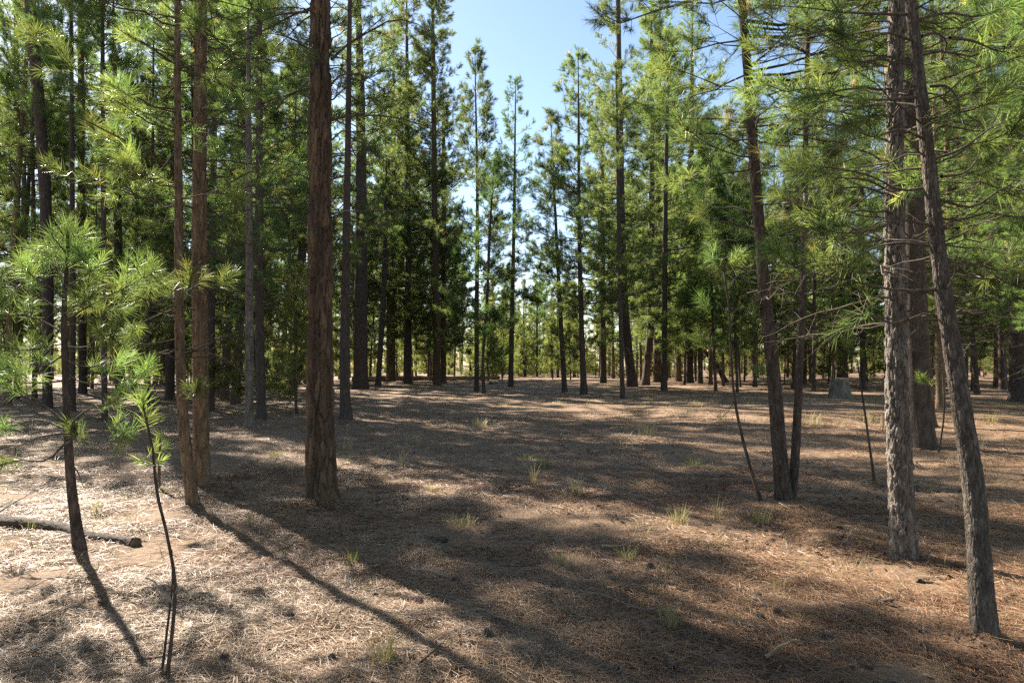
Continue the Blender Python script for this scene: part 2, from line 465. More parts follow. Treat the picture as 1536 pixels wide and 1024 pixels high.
def branch(A, N, path, r0, rng, L=None, green=1.0, tipstart=0.35, dens=7.0, tint=0.45, twig=0.45, seg=5, up=0.35, sub=True, dead_frac=0.0):
    """one limb along path: wood goes to accumulator A (material 0), needles to N"""
    path = np.asarray(path, float)
    k = len(path)
    R = r0 * (1 - 0.82 * np.linspace(0, 1, k))
    V, F = tube(path, R, seg)
    A.add(V, F)
    seglen = np.linalg.norm(np.diff(path, axis=0), axis=1)
    tot = seglen.sum()
    T = nrm(np.gradient(path, axis=0))
    m = max(2, int(tot * dens))
    ts = tipstart + (1 - tipstart) * rng.random(m) ** 0.8
    idx = np.clip((ts * (k - 1)).astype(int), 0, k - 2); f = (ts * (k - 1) - idx)[:, None]
    P0 = path[idx] * (1 - f) + path[idx + 1] * f
    D0 = T[idx]
    sv = rng.normal(size=(m, 3)); sv[:, 2] = sv[:, 2] * 0.5 + up * green
    sv = nrm(sv - (sv * D0).sum(-1, keepdims=True) * D0)
    D = nrm(D0 * 0.75 + sv * 0.8)
    ls = twig * (0.35 + 0.65 * (1 - ts)) * rng.uniform(0.5, 1.2, m) * min(1.0, 0.5 + tot * 0.5)
    P1 = P0 + D * ls[:, None]
    D1 = nrm(D + np.array([0, 0, 0.35 * green - 0.15]))
    P2 = P1 + D1 * (ls * 0.35)[:, None]
    rr = np.maximum(r0 * 0.28 * (1 - ts) + 0.0018, 0.002)
    V, F = prisms(P0, P1, rr, rr * .75); A.add(V, F)
    V, F = prisms(P1, P2, rr * .75, rr * .5); A.add(V, F)
    if green > 0:
        g = rng.random(m) < green
        ends = np.concatenate([P2[g], path[-1:]]); dirs = np.concatenate([D1[g], nrm(T[-1:] + np.array([[0, 0, 0.3]]))])
        tt = np.clip(tint + rng.normal(0, 0.11, len(ends)), 0.05, 0.84)
        dd = rng.random(len(ends)) < dead_frac
        tt = np.where(dd, rng.uniform(0.88, 1.0, len(ends)), tt)
        N.append((ends, dirs, tt))

def emit_needles(A, N, L, rng, mat=0, lnmul=1.0, **kw):
    if not N: return
    E = np.concatenate([n[0] for n in N]); D = np.concatenate([n[1] for n in N]); T = np.concatenate([n[2] for n in N])
    V, F, t = needles(E, D, L['n'], L['ln'] * lnmul * rng.uniform(0.8, 1.15, len(E)), L['w'], L['sh'], rng, T, **kw)
    A.add(V, F, mat, t)

def limb_path(p0, az, length, rise, hook, rng, k=6, wob=0.08):
    t = np.linspace(0, 1, k)
    d = np.array([math.cos(az), math.sin(az), 0.0]); s = np.array([-math.sin(az), math.cos(az), 0.0])
    side = rng.normal(0, 0.18)
    P = np.asarray(p0)[None] + d[None] * (t * length)[:, None] + s[None] * (side * length * t * t)[:, None]
    P[:, 2] += length * (rise * t + hook * t * t)
    P[1:] += rng.normal(0, wob * length / k, (k - 1, 3))
    return P

def trunk_at(path, z):
    i = int(np.clip(np.searchsorted(path[:, 2], z) - 1, 0, len(path) - 2))
    f = (z - path[i, 2]) / max(path[i + 1, 2] - path[i, 2], 1e-6)
    return path[i] + (path[i + 1] - path[i]) * np.clip(f, 0, 1)

def crown_fill(A, path, z0, z1, Lmax, per_m, L, rng, green=1.0, dens=6.0, tint=0.45, profile='cone', dead_frac=0.01, matw=1, matn=0, az0=None, twig=0.5, rr=0.012):
    """limbs and needles of a crown between heights z0 and z1 (wood in slot matw, needles in slot matn)"""
    W = Acc(); N = []
    gap0 = rng.uniform(0, 50)
    if L['w'] > .010: per_m = per_m * 1.08; twig = twig * 1.15; Lmax = Lmax * 1.08
    n = int((z1 - z0) * per_m * 1.45); dens = dens * 1.3; Lmax = Lmax * 1.15
    for i in range(n):
        u = (i + rng.random()) / n
        z = z0 + (z1 - z0) * u
        if profile == 'cone': ln = Lmax * min(1, (1 - u) * 1.3 + 0.13) * min(1, 0.55 + u * 2.2)
        elif profile == 'young': ln = Lmax * ((1 - u) ** 0.8 * 0.92 + 0.10)
        else: ln = Lmax * (0.25 + 0.75 * math.sin(PI * min(1, 0.12 + 0.86 * u)) ** 0.7)
        ln *= rng.uniform(0.45, 1.25)
        if rng.random() < 0.12: ln *= 0.55
        az = rng.uniform(0, 2 * PI)
        if noise3(math.cos(az) * 1.3 + gap0, math.sin(az) * 1.3, z * .55) < -.16 and u < .93: continue
        if L['w'] > .010 and profile != 'young' and u < .5 and rng.random() < .27: continue
        rise = -0.25 + 0.75 * u + rng.normal(0, 0.12)
        p = limb_path(trunk_at(path, z), az, ln, rise, 0.32, rng, 5)
        branch(W, N, p, max(0.005, rr * ln), rng, L, green, 0.30, dens, tint, twig, 3, dead_frac=dead_frac)
    # leader
    top = path[-1]
    for q in range(6):
        az = q * 1.05 + rng.random()
        d = np.array([[math.cos(az) * .5, math.sin(az) * .5, 1.0]])
        N.append((top[None] - np.array([[0, 0, q * 0.07]]) + d * 0.1, nrm(d), np.array([tint])))
    for V, F in zip(W.V, W.F): pass
    if W.n:
        Vs = np.concatenate(W.V); off = 0
        for F in W.F: A.add(np.zeros((0, 3)), F) if False else None
        A.V.append(Vs); A.T.append(np.full(len(Vs), 0.5))
        for F in W.F:
            A.F.append(F + A.n); A.M.append(np.full(len(F), matw, np.int32))
        A.n += len(Vs)
    emit_needles(A, N, L, rng, matn)

def dead_limbs(A, path, z0, z1, n, ln, rng, droop=-0.1, r=0.010, azs=None):
    N = []
    for i in range(n):
        z = z0 + (z1 - z0) * rng.random()
        az = rng.uniform(0, 2 * PI) if azs is None else rng.choice(azs) + rng.normal(0, 0.5)
        l = ln * rng.uniform(0.3, 1.1)
        p = limb_path(trunk_at(path, z), az, l, rng.normal(0.15, 0.25), droop - rng.random() * 0.4, rng, 6, 0.2)
        branch(A, N, p, r * (0.5 + 0.5 * l), rng, None, 0.0, 0.25, 5.0, twig=0.35, seg=4, up=0.0)

def trunk_mesh(path, R, d, seed, flare=0.35, bark=None, plates=None):
    """resample and furrow a trunk for its distance from the viewer"""
    seg = 112 if d < 10 else 40 if d < 15 else 18 if d < 30 else 10
    step = 0.02 if d < 10 else 0.06 if d < 15 else 0.25 if d < 30 else 0.6
    s = np.concatenate([[0], np.cumsum(np.linalg.norm(np.diff(path, axis=0), axis=1))])
    H = s[-1]
    zs = np.concatenate([np.arange(0, min(H, 8.0), step), np.arange(min(H, 8.0), H, max(step, 0.5)), [H]])
    P = np.stack([np.interp(zs, s, path[:, i]) for i in range(3)], -1)
    Rr = np.interp(zs, s, R)
    Rr = Rr * (1 + flare * np.exp(-zs / (0.9 * R[0] + 0.05)))
    P[0, 2] -= 0.10
    A = Acc()
    b = (0.055 * R[0] + 0.003) if bark is None else bark
    if d < 20:
        V, F, t = tube(P, Rr, seg, b, 11.0, seed, plates=plates or (.05, .14))
        A.add(V, F, 0, t)
    else:
        V, F = tube(P, Rr, seg, b if d < 30 else 0.02 * R[0], 7.0, seed)
        A.add(V, F)
    return A

def px_trunk(pts, H, base=None, wob=0.0, rng=None, Y=None):
    """pts: picture points with widths from foot to top; gives a real centreline at the tree's own distance"""
    b = foot(*pts[0][:2]) if base is None else base
    C = [b]; Rr = [pts[0][2] / 2 / 1024 * b[1]]
    for x, y, w in pts[1:]:
        C.append(at_y(x, y, b[1])); Rr.append(w / 2 / 1024 * b[1])
    C, Rr = np.array(C), np.array(Rr)
    ztop = b[2] + H
    if Rr[-1] > .035: ztop = max(ztop, C[-1][2] + 2.0)
    if ztop > C[-1][2] + 0.5:
        d = (C[-1] - C[-2]) / max(C[-1][2] - C[-2][2], 1e-3)
        d[:2] = np.clip(d[:2], -0.08, 0.08)
        m = C[-1] + d * (ztop - C[-1][2]) * 0.5
        C = np.concatenate([C, [m, C[-1] + d * (ztop - C[-1][2])]])
        Rr = np.concatenate([Rr, [Rr[-1] * 0.6, 0.015]])
    t = np.linspace(0, 1, len(C))
    P = curve(C, 60)
    s0 = np.concatenate([[0], np.cumsum(np.linalg.norm(np.diff(C, axis=0), axis=1))]); s0 /= s0[-1]
    s1 = np.concatenate([[0], np.cumsum(np.linalg.norm(np.diff(P, axis=0), axis=1))]); s1 /= s1[-1]
    return b, P, np.interp(s1, s0, Rr)

SEED = [100]
def hand_tree(label, pts, H, mat, crown=None, dead=None, group=None, flare=0.3, name='pine_tree', cat='pine tree', bark=None, plates=None):
    """a tree with trunk, dead limbs and crown of its own"""
    SEED[0] += 1
    rng = np.random.default_rng(SEED[0])
    b, P, R = px_trunk(pts, H)
    d = math.hypot(b[0], b[1])
    if d < 12: R = R * .87
    root = empty(name, b)
    tag(root, label, cat, group)
    Q = P - b
    if d < 14: MOUNDS.append((b[0], b[1], R[0]))
    trunk_mesh(Q, R, d, SEED[0] * 1.37, flare, bark, plates).build('trunk', [mat], root)
    if dead:
        A = Acc(); dead_limbs(A, Q, rng=rng, **dead)
        A.build('limbs', [M_TWIG], root)
    if crown:
        c = dict(crown); L = lod(c.pop('d', d)); 
        A = Acc(); crown_fill(A, Q, c.pop('z0'), c.pop('z1', Q[-1, 2]), c.pop('L'), c.pop('per_m', 8), L, rng, **c)
        A.build('crown', [M_NEED, M_TWIG], root)
    return root, Q, R, b, rng

def near_branch(root, path, r0, rng, d, green=1.0, dens=8, tint=0.45, twig=0.4, tipstart=0.3, dead_frac=0.0, seg=6, up=0.35, mat=None, label=None, lnmul=1.0, spread=(20, 78)):
    """a limb of a close tree: wood = part 'branch', its needles = sub-part"""
    W = Acc(); N = []
    branch(W, N, path, r0, rng, None, green, tipstart, dens, tint, twig, seg, up, dead_frac=dead_frac)
    o = W.build('branch', [mat or M_TWIG], root)
    if N:
        A = Acc(); emit_needles(A, N, lod(d), rng, lnmul=lnmul, spread=spread)
        A.build('needles', [M_NEED], o)
    return o

def px_branch(b, pts, dy=None, k=10):
    """limb along picture points, swinging towards or away from the viewer by dy metres at its tip"""
    n = len(pts); dy = dy or 0.0
    P = [at_y(x, y, b[1] + dy * (i / (n - 1))) - b for i, (x, y) in enumerate(pts)]
    return curve(P, k)

LEFT_GROUP = 'trunks standing at the left of the clearing'

# A: the big rust trunk left of centre
rt, Q, R, b, rng = hand_tree('big furrowed rust brown pine trunk left of centre, bare dead branches high up',
    [(483, 755, 48), (481, 600, 43), (480, 400, 41), (480, 200, 37), (481, 0, 32)], 21, M_RUST,
    crown=dict(z0=6.8, L=2.4, per_m=8, d=20, dens=6), flare=0.26, bark=0.055, plates=(.095, .30))
dA = 8
for pts, dy, r in [([(497, 90), (520, 68), (550, 50), (590, 30), (630, 38), (660, 62)], 0.5, .017),
                   ([(496, 128), (512, 113), (540, 112), (566, 126), (585, 150)], -0.4, .013),
                   ([(496, 180), (520, 175), (560, 173), (600, 178), (640, 190), (676, 208)], 0.3, .016),
                   ([(462, 18), (440, 20), (415, 23), (388, 34), (362, 47)], 0.2, .016),
                   ([(463, 74), (444, 62), (424, 54), (396, 50), (372, 60)], -0.5, .013),
                   ([(463, 133), (443, 138), (424, 152), (406, 178), (398, 205)], 0.3, .013),
                   ([(463, 200), (444, 200), (422, 212), (396, 228), (374, 244)], -0.3, .012),
                   ([(497, 270), (525, 262), (548, 280), (560, 310)], 0.2, .010),
                   ([(498, 210), (515, 196), (540, 205), (556, 236), (562, 270)], -0.5, .010),
                   ([(463, 268), (445, 262), (425, 270), (405, 300)], 0.4, .010)]:
    near_branch(rt, px_branch(b, pts, dy), r, rng, dA, green=0, dens=9, twig=0.55, tipstart=0.15, up=-0.2, seg=7)
for i in range(34):
    z = rng.uniform(1.9, 7.2) if i > 8 else rng.uniform(2.4, 4)
    az = rng.choice([0.0, PI, PI * .5, -PI * .5, 0.1, PI]) + rng.normal(0, .5)
    l = rng.uniform(.3, 1.5) * (1 if z > 3.2 else .6)
    near_branch(rt, limb_path(trunk_at(Q, z), az, l, rng.normal(.15, .2), -rng.uniform(.1, .6), rng, 8, .15), .005 + .006 * l, rng, dA, green=0, dens=8, twig=.4, tipstart=.15, up=-.2, seg=5)

# B and C: the pair at left
rt, Q, R, b, rng = hand_tree('slender tan pine bent at its foot, in front of the left pair\'s thicker trunk',
    [(290, 762, 20), (281, 690, 19), (273, 600, 17), (269, 480, 15), (268, 300, 13), (266, 120, 11), (266, 0, 9)], 12, M_TAN,
    crown=dict(z0=6.4, L=1.4, per_m=6, d=20, dens=5), flare=0.25, bark=0.007, plates=(.03, .08))
for i in range(60):
    z = rng.uniform(1.5, 6.4)
    az = rng.uniform(0, 2 * PI)
    l = rng.uniform(.5, 1.6)
    gr = 0.85 if rng.random() < (0.15 if z < 2.8 else 0.55) else 0.0
    near_branch(rt, limb_path(trunk_at(Q, z), az, l, rng.normal(0, .18), .12, rng, 8, .12), .004 + .005 * l, rng, 8.4, green=gr, dens=6, twig=.35, tipstart=.3 if not gr else .6, tint=.5)
for pts, dy in [([(272, 480), (282, 445), (286, 412)], -.5), ([(273, 600), (284, 596), (296, 584)], -.6), ([(270, 400), (240, 425), (205, 445)], -.5), 
                ([(268, 250), (220, 235), (170, 212), (135, 190)], -.4), ([(267, 170), (215, 155), (165, 125)], -.9), ([(269, 460), (220, 480), (180, 500)], .5), ([(269, 430), (310, 430), (345, 420)], -.3),
                ([(268, 300), (320, 290), (365, 300)], -.5), ([(267, 100), (225, 70), (185, 45)], -.5), ([(267, 60), (285, 45), (296, 30)], -.7), ([(268, 220), (235, 260), (200, 262)], -1.0)]:
    near_branch(rt, px_branch(b, pts, dy, 10), .009, rng, 7, green=.9, dens=6, twig=.28, tipstart=.62, tint=.52, lnmul=1.05)
rt, Q, R, b, rng = hand_tree('thicker straight brown pine trunk of the left pair',
    [(303, 735, 28), (301, 600, 26), (299, 400, 24), (300, 200, 21), (302, 0, 18)], 17, M_TAN,
    crown=dict(z0=6.8, L=2.1, per_m=6, d=20, dens=5), flare=0.2, bark=0.012, plates=(.04, .14))
for i in range(70):
    z = rng.uniform(2.2, 6.8)
    l = rng.uniform(.5, 1.7)
    gr = 0.8 if rng.random() < 0.4 and z > 3.2 else 0.0
    near_branch(rt, limb_path(trunk_at(Q, z), rng.uniform(0, 2 * PI), l, rng.normal(0, .2), -.1 if not gr else .12, rng, 8, .12), .004 + .006 * l, rng, 9.1, green=gr, dens=6, twig=.38, tipstart=.3 if not gr else .55, tint=.45)

# sapling in the left foreground
rt, Q, R, b, rng = hand_tree('young pine sapling with long bright needles growing in the left foreground',
    [(120, 825, 19), (108, 740, 15), (102, 660, 13), (98, 560, 11), (96, 480, 9), (100, 400, 6), (102, 345, 4)], 2.85, M_DARK, flare=0.25, bark=0.005, plates=(.025, .04),
    name='pine_sapling', cat='pine sapling')
def sap_branch(pts, dy, r=.009, green=1.0, dens=11, ts=.3, tint=.42, tw=.34):
    near_branch(rt, px_branch(b, pts, dy, 9), r, rng, 6, green=green, dens=dens, twig=tw, tipstart=ts, tint=tint, up=.45, lnmul=.95)
for pts, dy in [([(97, 560), (130, 575), (180, 572), (225, 560)], .2), ([(97, 570), (60, 575), (15, 570), (-30, 550)], -.2), ([(97, 480), (150, 450), (200, 425), (232, 405)], -.1), ([(97, 470), (50, 440), (5, 420), (-35, 400)], .2), ([(97, 500), (60, 480), (25, 470), (0, 455)], .1), ([(97, 490), (130, 480), (165, 460), (190, 435)], .2), ([(97, 470), (120, 455), (140, 440)], -.4),
                ([(98, 450), (75, 430), (50, 415), (30, 390)], -.3), ([(98, 430), (125, 415), (150, 395)], .3), ([(99, 420), (85, 400), (70, 380)], .5),
                ([(97, 515), (70, 520), (40, 525), (5, 520)], -.4), ([(97, 520), (130, 520), (150, 505), (175, 500)], -.3), ([(97, 540), (130, 550), (165, 545), (200, 535)], .5),
                ([(97, 530), (75, 545), (50, 550), (20, 555)], .5), ([(100, 380), (112, 368), (125, 352)], .15), ([(100, 380), (88, 366), (76, 350)], -.12),
                ([(100, 400), (118, 392), (135, 380)], -.3), ([(100, 390), (82, 385), (62, 372)], .3)]:
    sap_branch(pts, dy)
for pts, dy, g in [([(100, 635), (75, 615), (50, 597), (28, 585), (0, 580)], -.2, .9), ([(102, 640), (130, 615), (165, 605), (190, 590)], .3, .9), ([(101, 645), (70, 632), (30, 628), (0, 640)], .4, .2),
                   ([(103, 655), (130, 648), (170, 645), (200, 650)], -.3, .9), ([(102, 660), (70, 690), (30, 690), (5, 695)], -.2, .5), ([(103, 700), (115, 705), (125, 730)], .1, 0.0),
                   ([(101, 650), (60, 655), (30, 668), (0, 680)], .1, 0.0), ([(101, 635), (110, 655), (112, 640)], -.35, 1.0)]:
    sap_branch(pts, dy, .011, g, 6, .5, .45, .22)
top = Acc(); N = []
E = np.array([Q[-1], Q[-1] - [0, 0, .08], Q[-1] - [0, 0, .16]])
V, F, t = needles(E, np.array([[.05, 0, 1]] * 3), 80, .22, .0032, .2, rng, np.array([.5, .45, .42]), spread=(8, 62))
top.add(V, F, 0, t); top.build('needles', [M_NEED], rt)

# thin whip sapling in front
rt, Q, R, b, rng = hand_tree('thin whip of a pine seedling with double stem, nearest the viewer at left',
    [(250, 1022, 7), (260, 930, 6), (262, 870, 5.5), (250, 800, 5), (236, 740, 5), (228, 670, 4.2), (214, 606, 3.5)], 1.42, M_DARK, flare=0.2, bark=0.001,
    name='pine_seedling', cat='pine seedling')
A = Acc()
V, F = tube(px_branch(b, [(241, 1022), (250, 950), (258, 880), (258, 824)], .05, 14), np.linspace(.008, .003, 14), 8); A.add(V, F)
A.build('stem', [M_DARK], rt)
A = Acc()
V, F = tube(px_branch(b, [(259, 905), (250, 890), (238, 884), (232, 872), (218, 866)], -.1, 14), np.linspace(.006, .003, 14), 6); A.add(V, F)
V, F = tube(px_branch(b, [(262, 890), (266, 880), (264, 870)], -.05, 8), np.linspace(.004, .002, 8), 6); A.add(V, F)
A.build('dead_twig', [M_PALE], rt)
for (x, y), dirv, n, l, sp in [((213, 600), (-.05, 0, 1), 95, .125, (5, 85)), ((222, 625), (.3, -.2, .9), 60, .11, (30, 85)), ((208, 690), (-.9, -.2, .25), 34, .07, (10, 75)),
                               ((244, 690), (.8, -.3, .35), 36, .075, (10, 75)), ((234, 668), (.5, .3, .8), 30, .07, (10, 70))]:
    p = at_y(x, y, b[1]) - b
    base = trunk_at(Q, min(p[2] - .02, Q[-1, 2] - .02))
    W = Acc(); V, F = prisms(base[None], p[None], .0035, .002); W.add(V, F); o = W.build('branch', [M_TWIG], rt)
    A = Acc(); V, F, t = needles(p[None], np.array([dirv]), n, l, .0026, .07, rng, np.array([.6]), spread=sp); A.add(V, F, 0, t); A.build('needles', [M_NEED], o)

# tiny seedling behind it
rt, Q, R, b, rng = hand_tree('small seedling stem with pale needles behind the thin whip', [(238, 737, 5), (239, 700, 5), (240, 655, 3)], .75, M_TAN, name='pine_seedling', cat='pine seedling', flare=.2, bark=.001)
A = Acc(); V, F, t = needles(np.array([Q[-1], Q[-1] - [0, 0, .1], Q[-1] + [.1, 0, -.1]]), np.array([[0, 0, 1.], [.5, .3, .8], [.8, -.3, .5]]), 60, .16, .003, .12, rng, np.array([.6, .55, .6])); A.add(V, F, 0, t); A.build('needles', [M_NEED], rt)

# Y: bright scaly trunk at right
rt, Q, R, b, rng = hand_tree('pale scaly pine trunk lit by the sun at right, in front of a dark trunk',
    [(1356, 840, 44), (1352, 740, 39), (1347, 620, 37), (1344, 480, 34), (1342, 300, 31), (1343, 130, 27), (1346, 0, 24)], 16, M_GREY,
    crown=dict(z0=5.0, L=1.9, per_m=9, d=20, dens=7), flare=0.18, bark=0.030, plates=(.05, .085))
for i in range(75):
    z = rng.uniform(1.9, 5.2)
    l = rng.uniform(.5, 1.4)
    gr = 0.65 if rng.random() < 0.5 and z > 2.6 else 0.0
    az = rng.choice([PI, 0, PI * 1.1, PI / 2, -.3]) + rng.normal(0, .6)
    near_branch(rt, limb_path(trunk_at(Q, z), az, l, rng.normal(.02, .2), .05 if gr else -.15, rng, 9, .14), .004 + .006 * l, rng, 6, green=gr, dens=7, twig=.4, tipstart=.25 if not gr else .6, tint=.5, dead_frac=.012, lnmul=.82)

# AA: the leaning trunk in the right foreground
rt, Q, R, b, rng = hand_tree('dark grey pine leaning left in the right foreground with thin dark branches',
    [(1477, 955, 40), (1470, 860, 37), (1461, 740, 34), (1441, 600, 31), (1422, 480, 28), (1408, 380, 25), (1394, 250, 23), (1380, 130, 20), (1366, 0, 17)], 9, M_GRAPHITE,
    crown=dict(z0=4.2, L=1.5, per_m=9, d=14, dens=6), flare=0.18, bark=0.008, plates=(.026, .045))
for pts, dy, g in [(p_, d_, g_ * .88) for p_, d_, g_ in [([(1360, 22), (1320, 21), (1265, 19), (1210, 12), (1150, 8)], .3, .7), ([(1380, 145), (1330, 150), (1280, 148), (1240, 140), (1205, 146)], -.3, .8),
                   ([(1412, 265), (1445, 260), (1465, 240), (1472, 212)], .3, .6), ([(1405, 434), (1365, 436), (1325, 432), (1262, 418), (1200, 405), (1160, 375)], .1, .6),
                   ([(1395, 130), (1420, 130), (1436, 148), (1440, 172)], -.2, .4), ([(1382, 55), (1405, 50), (1420, 66), (1408, 95), (1392, 106)], .2, .2),
                   ([(1425, 57), (1460, 62), (1495, 76), (1536, 80)], .3, .8), ([(1400, 370), (1350, 364), (1310, 372), (1270, 392), (1240, 400)], .4, .8),
                   ([(1402, 340), (1350, 330), (1310, 345), (1265, 350), (1230, 340)], -.4, .7), ([(1390, 210), (1350, 195), (1310, 205), (1270, 190)], -.2, .9),
                   ([(1375, 100), (1330, 85), (1300, 95), (1265, 80)], .4, .9), ([(1415, 400), (1460, 395), (1500, 405), (1545, 390)], .3, .7),
                   ([(1372, 62), (1330, 50), (1290, 62), (1250, 45)], -.4, .9), ([(1425, 500), (1395, 470), (1340, 485), (1290, 470), (1250, 500)], .3, .5),
                   ([(1398, 280), (1350, 285), (1300, 262), (1230, 250), (1190, 255)], .3, .8), ([(1393, 240), (1440, 225), (1490, 190), (1530, 180)], .2, .8),
                   ([(1386, 180), (1430, 170), (1470, 160), (1520, 120)], -.2, .9), ([(1376, 30), (1420, 20), (1470, 25), (1520, 5)], .3, .9),
                   ([(1410, 300), (1460, 310), (1510, 280), (1550, 290)], -.1, .8)]]:
    near_branch(rt, px_branch(b, pts, dy, 11), .010, rng, 4.5, green=g, dens=9, twig=.3, tipstart=.45, tint=.5, seg=7, dead_frac=.012, lnmul=.82)
for i in range(34):
    z = rng.uniform(1.6, 4.2)
    l = rng.uniform(.25, 1.0)
    gr = .7 if rng.random() < .4 and z > 2.6 else 0
    near_branch(rt, limb_path(trunk_at(Q, z), rng.uniform(0, 2 * PI), l, rng.normal(.1, .2), .05, rng, 8, .12), .003 + .005 * l, rng, 4.5, green=gr, dens=8, twig=.3, tipstart=.3 if not gr else .55, tint=.5, dead_frac=.012, lnmul=.82)

# X: forked tree
rt, Q, R, b, rng = hand_tree('dark forked pine, two stems rising from one foot, right of the clearing',
    [(1176, 752, 27), (1168, 660, 25), (1160, 560, 22), (1148, 450, 20), (1134, 280, 18), (1124, 140, 16), (1116, 40, 14)], 13, M_DARK,
    crown=dict(z0=4.0, L=1.8, per_m=9, d=12, dens=6), flare=0.12, bark=0.008, plates=(.03, .07))
P2 = np.array([at_y(x, y, b[1] + .1) - b for x, y in [(1187, 755), (1193, 680), (1199, 560), (1204, 450), (1207, 300), (1210, 130), (1212, 0)]] + [[.45 + .0, .1, 9.0]])
P2[0, 2] = -.05; P2[-1, 0] = P2[-2, 0] + .05
A2 = trunk_mesh(curve(P2, 50), np.linspace(.056, .018, 50), 7.5, 3.1, .1, .005)
A2.build('trunk', [M_DARK], rt)
Q2 = curve(P2, 50)
A = Acc(); crown_fill(A, Q2, 4.2, 9.0, 1.3, 9, lod(12), rng, dens=6); A.build('crown', [M_NEED, M_TWIG], rt)
for i in range(90):
    z = rng.uniform(1.8, 5.6)
    l = rng.uniform(.5, 1.6)
    gr = .78 if rng.random() < .62 and z > 2.7 else 0
    q = Q if i % 5 < 3 else Q2
    near_branch(rt, limb_path(trunk_at(q, z), rng.uniform(0, 2 * PI), l, rng.normal(.05, .2), .08, rng, 8, .12), .004 + .006 * l, rng, 8.5, green=gr, dens=6, twig=.38, tipstart=.3 if not gr else .55, tint=.5, dead_frac=.01)

# bare thin saplings
rt, Q, R, b, rng = hand_tree('thin leaning sapling stem with few needles, just left of the forked pine',
    [(1143, 757, 7), (1128, 710, 6), (1112, 650, 5), (1101, 590, 4.5), (1096, 520, 4), (1094, 470, 3.2), (1085, 400, 2.5)], 2.9, M_DARK, dead=dict(z0=.35, z1=1.9, n=12, ln=.3, r=.005), name='pine_sapling', cat='pine sapling', flare=.2, bark=.001)
for pts, dy, g in [([(1101, 600), (1090, 620), (1075, 625), (1060, 612)], .1, 0), ([(1097, 530), (1070, 515), (1050, 508)], -.2, .8), ([(1095, 490), (1120, 470), (1140, 462)], .2, .8), ([(1094, 470), (1070, 455), (1050, 450)], .1, .8), ([(1099, 560), (1125, 545), (1145, 550)], .2, .4),
                   ([(1086, 410), (1075, 392), (1065, 385)], .1, 1), ([(1086, 410), (1100, 395), (1110, 380)], -.1, 1)]:
    near_branch(rt, px_branch(b, pts, dy, 8), .005, rng, 8, green=g, dens=7, twig=.22, tipstart=.5, tint=.4)
rt, Q, R, b, rng = hand_tree('bare thin sapling stem standing left of the pale scaly trunk',
    [(1312, 724, 5), (1306, 680, 4), (1299, 630, 3.6), (1293, 590, 3), (1286, 540, 2)], 1.9, M_DARK, dead=dict(z0=.3, z1=1.6, n=9, ln=.25, r=.005), name='pine_sapling', cat='pine sapling', flare=.2, bark=.001)
near_branch(rt, px_branch(b, [(1300, 636), (1290, 628), (1280, 622)], .1, 6), .004, rng, 9, green=0, dens=5, twig=.1)
near_branch(rt, px_branch(b, [(1288, 560), (1280, 530), (1270, 510)], .1, 6), .004, rng, 9, green=.8, dens=8, twig=.2, tint=.4)
rt, Q, R, b, rng = hand_tree('thin twiggy sapling between the dark trunk and the leaning grey pine', [(1408, 678, 3), (1416, 620, 2.4), (1414, 560, 1.6)], 1.1, M_DARK, name='pine_sapling', cat='pine sapling', flare=.2, bark=.001)
near_branch(rt, px_branch(b, [(1408, 676), (1400, 640), (1395, 600)], .1, 6), .005, rng, 9, green=0, dens=6, twig=.15)
near_branch(rt, px_branch(b, [(1414, 580), (1390, 572), (1376, 562)], -.1, 6), .004, rng, 10, green=1, dens=9, twig=.12, tint=.6)

# mid distance trees, each with its own place
def mid(label, pts, H, mat, z0, L, per_m=8, nd=14, dens=6, dead_l=1.2, tint=.42, profile='cone', group=None, green=1.0, df=.01, d=None):
    cr = dict(z0=z0, L=L, per_m=per_m, dens=dens, tint=tint, profile=profile, green=green, dead_frac=df)
    if d: cr['d'] = d
    return hand_tree(label, pts, H, mat, crown=cr, dead=dict(z0=max(.8, z0 * .3), z1=max(z0, 1.5), n=nd, ln=dead_l, droop=-.1), group=group)

mid('thick dark pine trunk directly behind the pale scaly trunk at right', [(1383, 670, 36), (1376, 560, 33), (1371, 430, 31), (1367, 250, 28), (1364, 80, 25)], 20, M_DARK, 5.0, 2.6, 8, 26, 7, 1.6, d=20)
mid('rust sided pine stem close behind the dark trunk at right', [(1398, 640, 12), (1392, 560, 11), (1385, 430, 10), (1380, 200, 9)], 15, M_RUST, 4.0, 1.8, 8, 14, 6)
mid('broad dark trunk cut off by the right edge of the view', [(1528, 602, 24), (1526, 500, 23), (1524, 350, 21), (1522, 150, 19)], 22, M_DARK, 3.4, 3.4, 9, 24, 7, 2.2, tint=.6)
mid('reddish trunk left of the broad dark trunk at the right edge', [(1501, 580, 17), (1500, 500, 16), (1498, 350, 15), (1497, 200, 13)], 20, M_RUST, 2.8, 3.2, 8, 18, 7, 2, tint=.62)
mid('grey pine pole at left, nearest of the cluster behind the pair', [(374, 642, 13), (374, 540, 12), (374, 400, 11), (373, 200, 9)], 11, M_GREY, 3.4, .75, 8, 10, 7, tint=.45)
mid('dark pine pole close right of the grey pole at left', [(392, 628, 14), (390, 540, 13), (389, 400, 12), (389, 200, 10)], 18, M_DARK, 3.2, 1.9, 9, 12, 7)
mid('slightly leaning dark pine at the left end of the pole cluster', [(353, 605, 13), (356, 540, 12), (360, 470, 11), (364, 300, 9)], 19, M_DARK, 3.5, 2.5, 8, 12, 6)
mid('dark pine pole at the right end of the pole cluster at left', [(399, 584, 9), (398, 500, 9), (397, 300, 8)], 18, M_DARK, 5.0, 2.0, 8, 10, 6)
